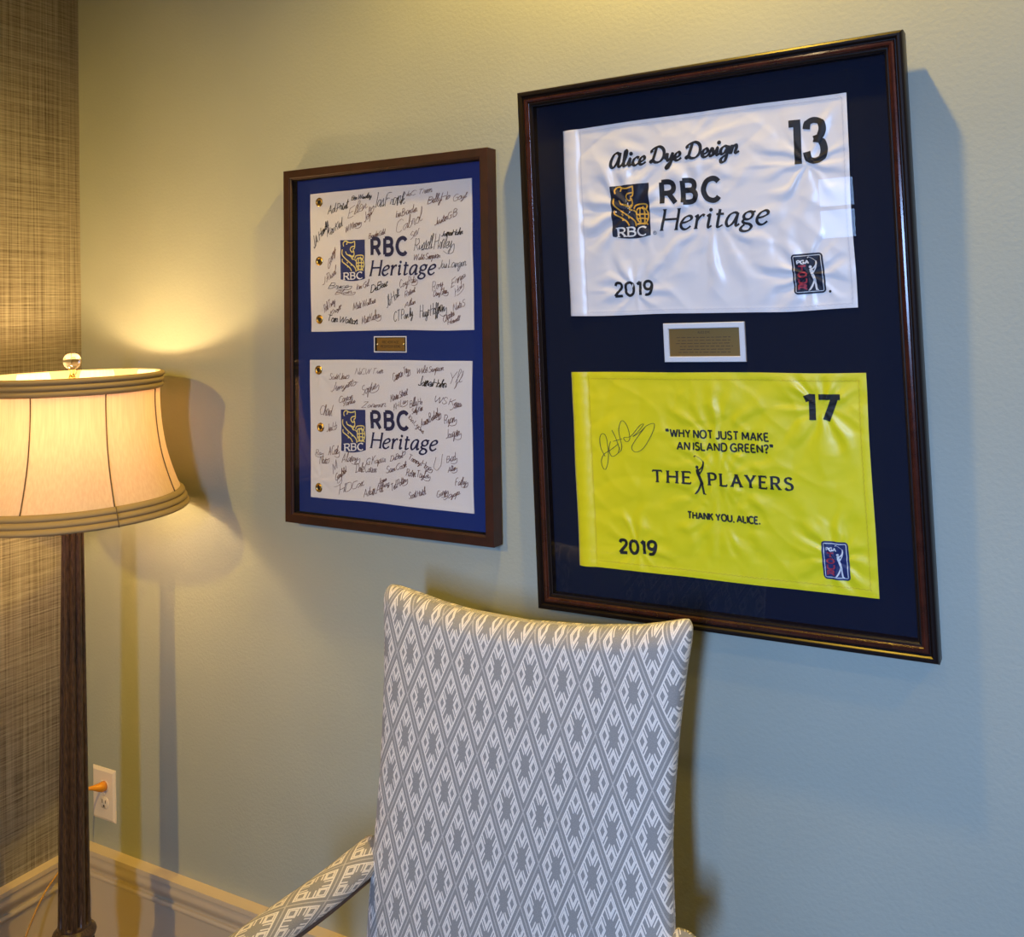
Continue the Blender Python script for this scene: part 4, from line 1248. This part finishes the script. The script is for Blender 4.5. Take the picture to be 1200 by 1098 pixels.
LX, LY = 0.317, -0.262
lamp = empty('floor_lamp', (LX, LY, 0), 'tall floor lamp in the corner with cream bell shade and dark fluted pole', 'lamp', (0, math.radians(0.5), 0))
flute = lambda a, z: 1 - 0.20 * (0.5 - 0.5 * math.cos(10 * a)) ** 2 if 0.325 < z < 1.345 else 1
mb = MB()
prof = [(0.0335, 0.318), (0.0335, 0.324)]
for k in range(25):
    z = 0.326 + (1.34 - 0.326) * k / 24
    prof.append((0.0340 - 0.0125 * k / 24, z))
prof += [(0.0215, 1.3455), (0.024, 1.350), (0.024, 1.356), (0.012, 1.360), (0.011, 1.395)]
mb.lathe(prof, 100, rfun=flute)
o = mb.build('pole', M['bronze'], lamp)
smooth_by_angle(o, 50)
mb = MB()
mb.lathe([(0.034, 0.3185), (0.0435, 0.308), (0.0450, 0.303), (0.0430, 0.297), (0.0385, 0.294)], 48)
smooth_by_angle(mb.build('collar', M['bronze'], lamp), 40)
mb = MB()
mb.lathe([(0.0385, 0.2945), (0.0415, 0.288), (0.0330, 0.240), (0.030, 0.200), (0.034, 0.160), (0.055, 0.110), (0.052, 0.100), (0.060, 0.092), (0.062, 0.078)], 8)
mb.build('baluster', M['bronze'], lamp)
mb = MB()
mb.lathe([(0.064, 0.079), (0.085, 0.066), (0.120, 0.048), (0.150, 0.036), (0.158, 0.026), (0.160, 0.0)], 64)
smooth_by_angle(mb.build('base', M['bronze'], lamp), 40)
# shade profile (radius, z): straight neck then flaring skirt
ZT, ZB = 1.515, 1.212
SP = [(0.190, 1.515), (0.1885, 1.500), (0.1865, 1.478), (0.1860, 1.450), (0.1880, 1.415), (0.1925, 1.375), (0.2000, 1.335), (0.2105, 1.298), (0.2230, 1.262), (0.2330, 1.238), (0.2430, 1.212)]
sp = crom([(r, z) for r, z in SP], 4)
SX0 = 0.011      # the pole leans a little; the shade sits plumb over the wall corner


def pr(z):
    for a, b in zip(sp, sp[1:]):
        if a[1] >= z >= b[1]:
            t = (a[1] - z) / (a[1] - b[1] + 1e-9)
            return a[0] + (b[0] - a[0]) * t
    return sp[0][0] if z > sp[0][1] else sp[-1][0]


mb = MB()
loop = [(q[0], q[1]) for q in sp] + [(q[0] - 0.0022, q[1]) for q in reversed(sp)]
n = 96
v = []; fcs = []
for (r, z) in loop:
    for k in range(n):
        a = 2 * PI * k / n
        # panels sag slightly between the ribs
        g = 1 - 0.010 * abs(math.sin(4 * (a - 0.25))) ** 0.8
        v.append((r * g * math.cos(a), r * g * math.sin(a), z))
L = len(loop)
for i in range(L):
    for k in range(n):
        k2 = (k + 1) % n
        i2 = (i + 1) % L
        fcs.append((i * n + k, i * n + k2, i2 * n + k2, i2 * n + k))
mb.add(v, fcs)
shade = mb.build('lamp_shade', M['shade'], lamp, True)
shade.location = (0, 0, 0)
view = math.atan2(-1.6328 - LY, 2.266 - LX)


def ring_band(z0, z1, out, folds):
    q = []
    m = folds * 10
    for k in range(m + 1):
        z = z0 + (z1 - z0) * k / m
        ph = (k % 10) / 10
        q.append((pr(z) + out + 0.0052 * math.sin(PI * min(1, ph * 1.05)) ** 0.6, z))
    inner = [(pr(z1) - 0.0035, z1), (pr(z0) - 0.0035, z0)]
    loop = q + inner
    n = 96
    v = []; fcs = []
    for (r, z) in loop:
        for k in range(n):
            a = 2 * PI * k / n
            v.append((r * math.cos(a), r * math.sin(a), z))
    for i in range(len(loop)):
        i2 = (i + 1) % len(loop)
        for k in range(n):
            fcs.append((i * n + k, i * n + (k + 1) % n, i2 * n + (k + 1) % n, i2 * n + k))
    return MB().add(v, fcs)


for (z0, z1, lb) in ((1.516, 1.478, 'folded taupe band around the shade top'), (1.249, 1.2095, 'folded taupe band around the shade rim')):
    o = ring_band(z0, z1, 0.0012, 3).build('trim_band', M['shade_trim'], shade)
    smooth_by_angle(o, 35)
    o['label'] = lb
for k in range(8):
    a = view + math.radians(20) + k * 2 * PI / 8
    pts = []
    for i in range(25):
        z = 1.478 - (1.478 - 1.249) * i / 24
        pts.append((pr(z) * math.cos(a), pr(z) * math.sin(a), z))
    MB().tube(pts, 0.0014, 6).build('rib_seam', M['seam'], shade, True)
    pts = []
    for z in (1.249, 1.24, 1.23, 1.22, 1.2095):
        pts.append(((pr(z) + 0.0068) * math.cos(a), (pr(z) + 0.0068) * math.sin(a), z))
    if k % 2 == 0:
        MB().tube(pts, 0.0010, 6).build('rib_seam', M['seam'], shade, True)
# harp: spider, stem and finial
mb = MB()
for k in range(3):
    a = view + 1.0 + k * 2 * PI / 3
    mb.tube([(0, 0, 1.502), (pr(1.505) * math.cos(a) * 0.98, pr(1.505) * math.sin(a) * 0.98, 1.507)], 0.0016, 8)
mb.lathe([(0.011, 1.500), (0.011, 1.505)], 20)
mb.tube([(0, 0, 1.39), (0, 0, 1.505)], 0.003, 8)
mb.build('shade_spider', M['brass'], lamp)
fin = MB().lathe([(0.006, 1.505), (0.009, 1.508), (0.006, 1.512), (0.0045, 1.518), (0.007, 1.524), (0.008, 1.528)], 20).build('finial', M['brass'], lamp, True)
mb = MB()
rb = 0.0190
mb.lathe([(max(1e-4, rb * math.sin(t * PI / 20)), 1.545 - rb * math.cos(t * PI / 20)) for t in range(21)], 36)
o = mb.build('finial_ball', M['crystal'], fin, True)
o['label'] = 'clear rose-tinted glass ball'
# sockets, bulbs and their light
for k, (bx, by) in enumerate(((-0.052, -0.02), (0.035, -0.045))):
    mb = MB()
    mb.tube([(0, 0, 1.355), (bx * 0.7, by * 0.7, 1.345), (bx, by, 1.352)], 0.006, 10)
    mb.lathe([(0.014, 1.345), (0.014, 1.375)], 20, bx, by)
    mb.build('socket', M['brass'], lamp, True)
    d = bpy.data.lights.new('bulb_light', 'POINT')
    d.energy = 5.2
    d.color = (1.0, 0.65, 0.29)
    d.shadow_soft_size = 0.024
    o = bpy.data.objects.new('bulb_light', d)
    COL.objects.link(o)
    o.parent = lamp
    o.location = (bx, by, 1.412)
# cord down to the floor and into the base
cp = crom([(0.066, -0.052, 0.4612), (0.052, -0.085, 0.452), (0.035, -0.072, 0.40), (0.033, -0.08, 0.33), (0.034, -0.100, 0.283), (0.049, -0.155, 0.2533), (0.0562, -0.204, 0.1877), (0.075, -0.255, 0.09),
           (0.100, -0.29, 0.02), (0.130, -0.30, 0.006), (0.165, -0.285, 0.006), (0.185, -0.272, 0.006)], 8)
cord = MB().tube([(q[0] - LX, q[1] - LY, q[2]) for q in cp], 0.0024, 8).build('power_cord', M['cord'], lamp, True)
mb = MB()
mb.tube([(0.0812 - LX, -0.0085 - LY, 0.4536), (0.0805 - LX, -0.016 - LY, 0.4540), (0.0780 - LX, -0.025 - LY, 0.4560), (0.0735 - LX, -0.037 - LY, 0.4590), (0.067 - LX, -0.050 - LY, 0.4612)], [0.0125, 0.0125, 0.0095, 0.0055, 0.0035], 14)
o = mb.build('plug', M['plug'], cord, True)
o['label'] = 'amber plug in the outlet'

# ------------------------------------------------------------------ wall outlet
ou = empty('wall_outlet', (0.0762, 0, 0.4315), 'almond wall outlet low beside the lamp pole with a plug in its upper socket', 'outlet')
mb = MB()
w2, h2 = 0.0435, 0.0645
prof = [(0, 0), (0, 0.0020), (0.0065, 0.0058), (0.0072, 0.0060)]
v = []
for (i, d) in prof:
    a, b = w2 - i, h2 - i
    v += [(-a, -d, -b), (a, -d, -b), (a, -d, b), (-a, -d, b)]
fcs = []
for k in range(len(prof) - 1):
    for c in range(4):
        fcs.append((k * 4 + c, k * 4 + (c + 1) % 4, (k + 1) * 4 + (c + 1) % 4, (k + 1) * 4 + c))
fcs.append((12, 13, 14, 15))
mb.add(v, fcs)
mb.build('cover_plate', M['plastic'], ou)
for zz in (0.0215, -0.0185):
    mb = MB()
    mb.lathe([(0.0168, 0.0), (0.0168, 0.0012), (0.0155, 0.0018), (0.0001, 0.0018)], 32)
    v = [(min(max(q[0], -0.0168), 0.0168) + 0.005, -0.0058 - q[2], max(-0.0138, min(0.0138, q[1])) + zz) for q in mb.v]
    mb.v = v
    rc = mb.build('receptacle', M['plastic'], ou, True)
    s = MB()
    for sx, hh in ((-0.0062, 0.0045), (0.0062, 0.0038)):
        s.box(0.005 + sx - 0.0011, 0.005 + sx + 0.0011, -0.0079, -0.0070, zz + 0.003 - hh, zz + 0.003 + hh)
    s.box(0.005 - 0.0024, 0.005 + 0.0024, -0.0079, -0.0070, zz - 0.0105, zz - 0.0055)
    s.build('slots', M['slot'], rc)
mb = MB()
mb.lathe([(0.0032, 0), (0.0030, 0.0008), (0.0001, 0.0012)], 16)
mb.v = [(q[0] + 0.005, -0.0059 - q[2], q[1] + 0.0015) for q in mb.v]
mb.build('screw', M['plastic'], ou, True)

# ------------------------------------------------------------------ armchair
AX, AY = 1.47, -0.55
ch = empty('armchair', (AX, AY, 0), 'upholstered armchair in grey and cream lozenge weave against the wall below the larger frame', 'chair')


def interp(tab, x):
    if x <= tab[0][0]:
        return tab[0][1]
    for (a, b), (c, d) in zip(tab, tab[1:]):
        if x <= c:
            t = (x - a) / (c - a)
            return b + (d - b) * t
    return tab[-1][1]


XL = [(0.44, 1.190), (0.587, 1.188), (0.65, 1.189), (0.713, 1.192), (0.78, 1.195), (0.847, 1.197), (0.915, 1.197), (0.99, 1.195), (1.066, 1.190), (1.10, 1.1865), (1.14, 1.1825)]
XR = [(0.44, 1.733), (0.727, 1.729), (0.778, 1.7265), (0.833, 1.725), (0.89, 1.7275), (0.947, 1.732), (1.005, 1.738), (1.077, 1.748), (1.11, 1.754), (1.15, 1.7585)]
TOP = [(1.18, 1.131), (1.192, 1.136), (1.205, 1.1355), (1.23, 1.131), (1.294, 1.119), (1.35, 1.112), (1.398, 1.1085), (1.45, 1.107), (1.495, 1.108), (1.586, 1.1145), (1.672, 1.1255), (1.715, 1.1355), (1.74, 1.1425), (1.751, 1.144), (1.760, 1.139)]
NR, NC, T = 90, 120, 0.066
yf = lambda z: -0.27 - (1.15 - z) * 0.14
v = []; uv = []; fcs = []
for j in range(NR + 1):
    t = j / NR
    t = 1 - (1 - t) ** 1.6
    per = 0.0
    last = None
    for i in range(NC):
        a = PI + 2 * PI * i / NC           # starts at left edge, runs along the front
        ca, sa = math.cos(a), math.sin(a)
        sx = math.copysign(abs(ca) ** (2 / 6.5), ca)
        sy = math.copysign(abs(sa) ** (2 / 3.2), sa)
        xa, xb = interp(XL, 0.44 + (1.14 - 0.44) * t), interp(XR, 0.44 + (1.145 - 0.44) * t)
        e = max(0.0, (t - 0.955) / 0.045)
        cap = math.sqrt(max(0.0, 1 - e * e)) if e < 1 else 0.0
        inset = 0.007 * (1 - math.sqrt(max(0, 1 - min(1, max(0, (t - 0.975) / 0.025)) ** 2)))
        x = (xa + xb) / 2 + sx * ((xb - xa) / 2 - inset)
        zt = interp(TOP, x)
        z = 0.44 + (zt - 0.44) * t
        puff = 0.012 * (1 - sx * sx) * math.sin(PI * min(1, t * 1.02)) if sa < 0 else 0.006 * (1 - sx * sx)
        th = T * (0.12 + 0.88 * cap)
        y = yf(z) + T / 2 + sy * th / 2 + (-puff if sa < 0 else puff * cap)
        q = (x - AX, y - AY, z)
        if last is not None:
            per += math.hypot(q[0] - last[0], q[1] - last[1])
        last = q
        v.append(q)
        # front follows x; the sides carry the pattern round the corner
        uv.append((x if sa <= 0 else 2 * (xb if sx > 0 else xa) - x + (0.03 if sx > 0 else -0.03), z))
for j in range(NR):
    for i in range(NC):
        i2 = (i + 1) % NC
        fcs.append((j * NC + i, j * NC + i2, (j + 1) * NC + i2, (j + 1) * NC + i))
fcs.append(tuple(range(NC - 1, -1, -1)))
for i in range(1, NC // 2 - 1):
    fcs.append((NR * NC + i, NR * NC + i + 1, NR * NC + (NC - i - 1) % NC, NR * NC + (NC - i) % NC))
fcs.append((NR * NC, NR * NC + 1, NR * NC + NC - 1))
fcs.append((NR * NC + NC // 2 - 1, NR * NC + NC // 2, NR * NC + NC // 2 + 1))
bk = mesh_obj('backrest', v, fcs, M['weave_back'], ch, True, None, uv)

ARM_R = (0.031, 0.027)


def arm(side, xs0, z0, label):
    c = crom([(xs0 - side * 0.004, -0.285, z0), (xs0 - side * 0.002, -0.34, z0 - 0.002), (xs0 + side * 0.004, -0.42, z0 - 0.006), (xs0 + side * 0.010, -0.53, z0 - 0.004), (xs0 + side * 0.012, -0.64, z0 - 0.004), (xs0 + side * 0.010, -0.72, z0 - 0.012), (xs0 + side * 0.008, -0.755, z0 - 0.03)], 6)
    n = 28
    v = []; uv = []; fcs = []
    s = 0
    for i, q in enumerate(c):
        if i:
            s += (c[i] - c[i - 1]).length
        k = 1 if i < len(c) - 4 else math.sqrt(max(0.05, 1 - ((i - len(c) + 4) / 3.6) ** 2))
        for j in range(n):
            a = 2 * PI * j / n
            dx, dz = ARM_R[0] * k * math.cos(a), ARM_R[1] * k * math.sin(a)
            if dz < -0.012:
                dz = -0.012
            v.append((q[0] + dx - AX, q[1] - AY, q[2] + dz))
            uv.append(((a if a < 1.5 * PI else a - 2 * PI) * 0.030, s))
    for i in range(len(c) - 1):
        for j in range(n):
            j2 = (j + 1) % n
            fcs.append((i * n + j, (i + 1) * n + j, (i + 1) * n + j2, i * n + j2))
    fcs.append(tuple(range(n)))
    fcs.append(tuple((len(c) - 1) * n + j for j in range(n - 1, -1, -1)))
    a = mesh_obj('arm', v, fcs, M['weave_arm'], ch, True, None, uv)
    a['label'] = label
    # wooden rail under the pad, curving down to the seat
    w = MB()
    path = [(q[0] - AX, q[1] - AY, q[2] - 0.021) for q in c[:-4]]
    e = path[-1]
    path += [(e[0], e[1] - 0.02, e[2] - 0.03), (e[0], e[1] - 0.005, e[2] - 0.10), (e[0] - side * 0.005, e[1] + 0.03, e[2] - 0.19), (e[0] - side * 0.012, e[1] + 0.06, 0.40)]
    w.tube(path, 0.0165, 12)
    w.build('arm_rail', M['dark_wood'], a, True)


arm(-1, 1.172, 0.690, 'left arm pad in the same weave')
arm(1, 1.742, 0.690, 'right arm pad in the same weave')
# seat, apron, legs
v = []; uv = []; fcs = []
NU, NV = 40, 12
for j in range(NV + 1):
    b = -PI / 2 + PI * j / NV
    cb, sb = math.cos(b), math.sin(b)
    k = abs(cb) ** 0.35
    for i in range(NU):
        a = 2 * PI * i / NU
        ca, sa = math.cos(a), math.sin(a)
        rx = math.copysign(abs(ca) ** 0.3, ca); ry = math.copysign(abs(sa) ** 0.3, sa)
        x = 0.262 * rx * (0.9 + 0.1 * k) * (1 if k > 0.01 else 0) * (k if j in (0, NV) else 1)
        y = -0.585 - AY + 0.245 * ry * (0.9 + 0.1 * k) * (k if j in (0, NV) else 1)
        z = 0.430 + 0.045 * math.copysign(abs(sb) ** 0.5, sb)
        v.append((x - 0.002, y, z)); uv.append((x + (z if abs(ry) < 0.9 else 0), y + z))
for j in range(NV):
    for i in range(NU):
        i2 = (i + 1) % NU
        fcs.append((j * NU + i, j * NU + i2, (j + 1) * NU + i2, (j + 1) * NU + i))
mesh_obj('seat', v, fcs, M['weave_arm'], ch, True, None, uv)
mb = MB()
mb.bevel_box(-0.255, 0.255, -0.825 - AY, -0.345 - AY, 0.335, 0.392, 0.004)
mb.build('seat_frame', M['dark_wood'], ch)
for (x, y, dx, dy) in ((-0.235, -0.805, 0, 0), (0.235, -0.805, 0, 0), (-0.235, -0.355, -0.01, 0.07), (0.235, -0.355, 0.01, 0.07)):
    mb = MB()
    v = []
    for (z, h, k) in ((0.34, 0.021, 0), (0.0, 0.013, 1)):
        for sx, sy in ((-1, -1), (1, -1), (1, 1), (-1, 1)):
            v.append((x + dx * k + sx * h, y - AY + dy * k + sy * h, z))
    mb.add(v, [(0, 1, 2, 3), (7, 6, 5, 4), (0, 4, 5, 1), (1, 5, 6, 2), (2, 6, 7, 3), (3, 7, 4, 0)])
    mb.build('leg', M['dark_wood'], ch)
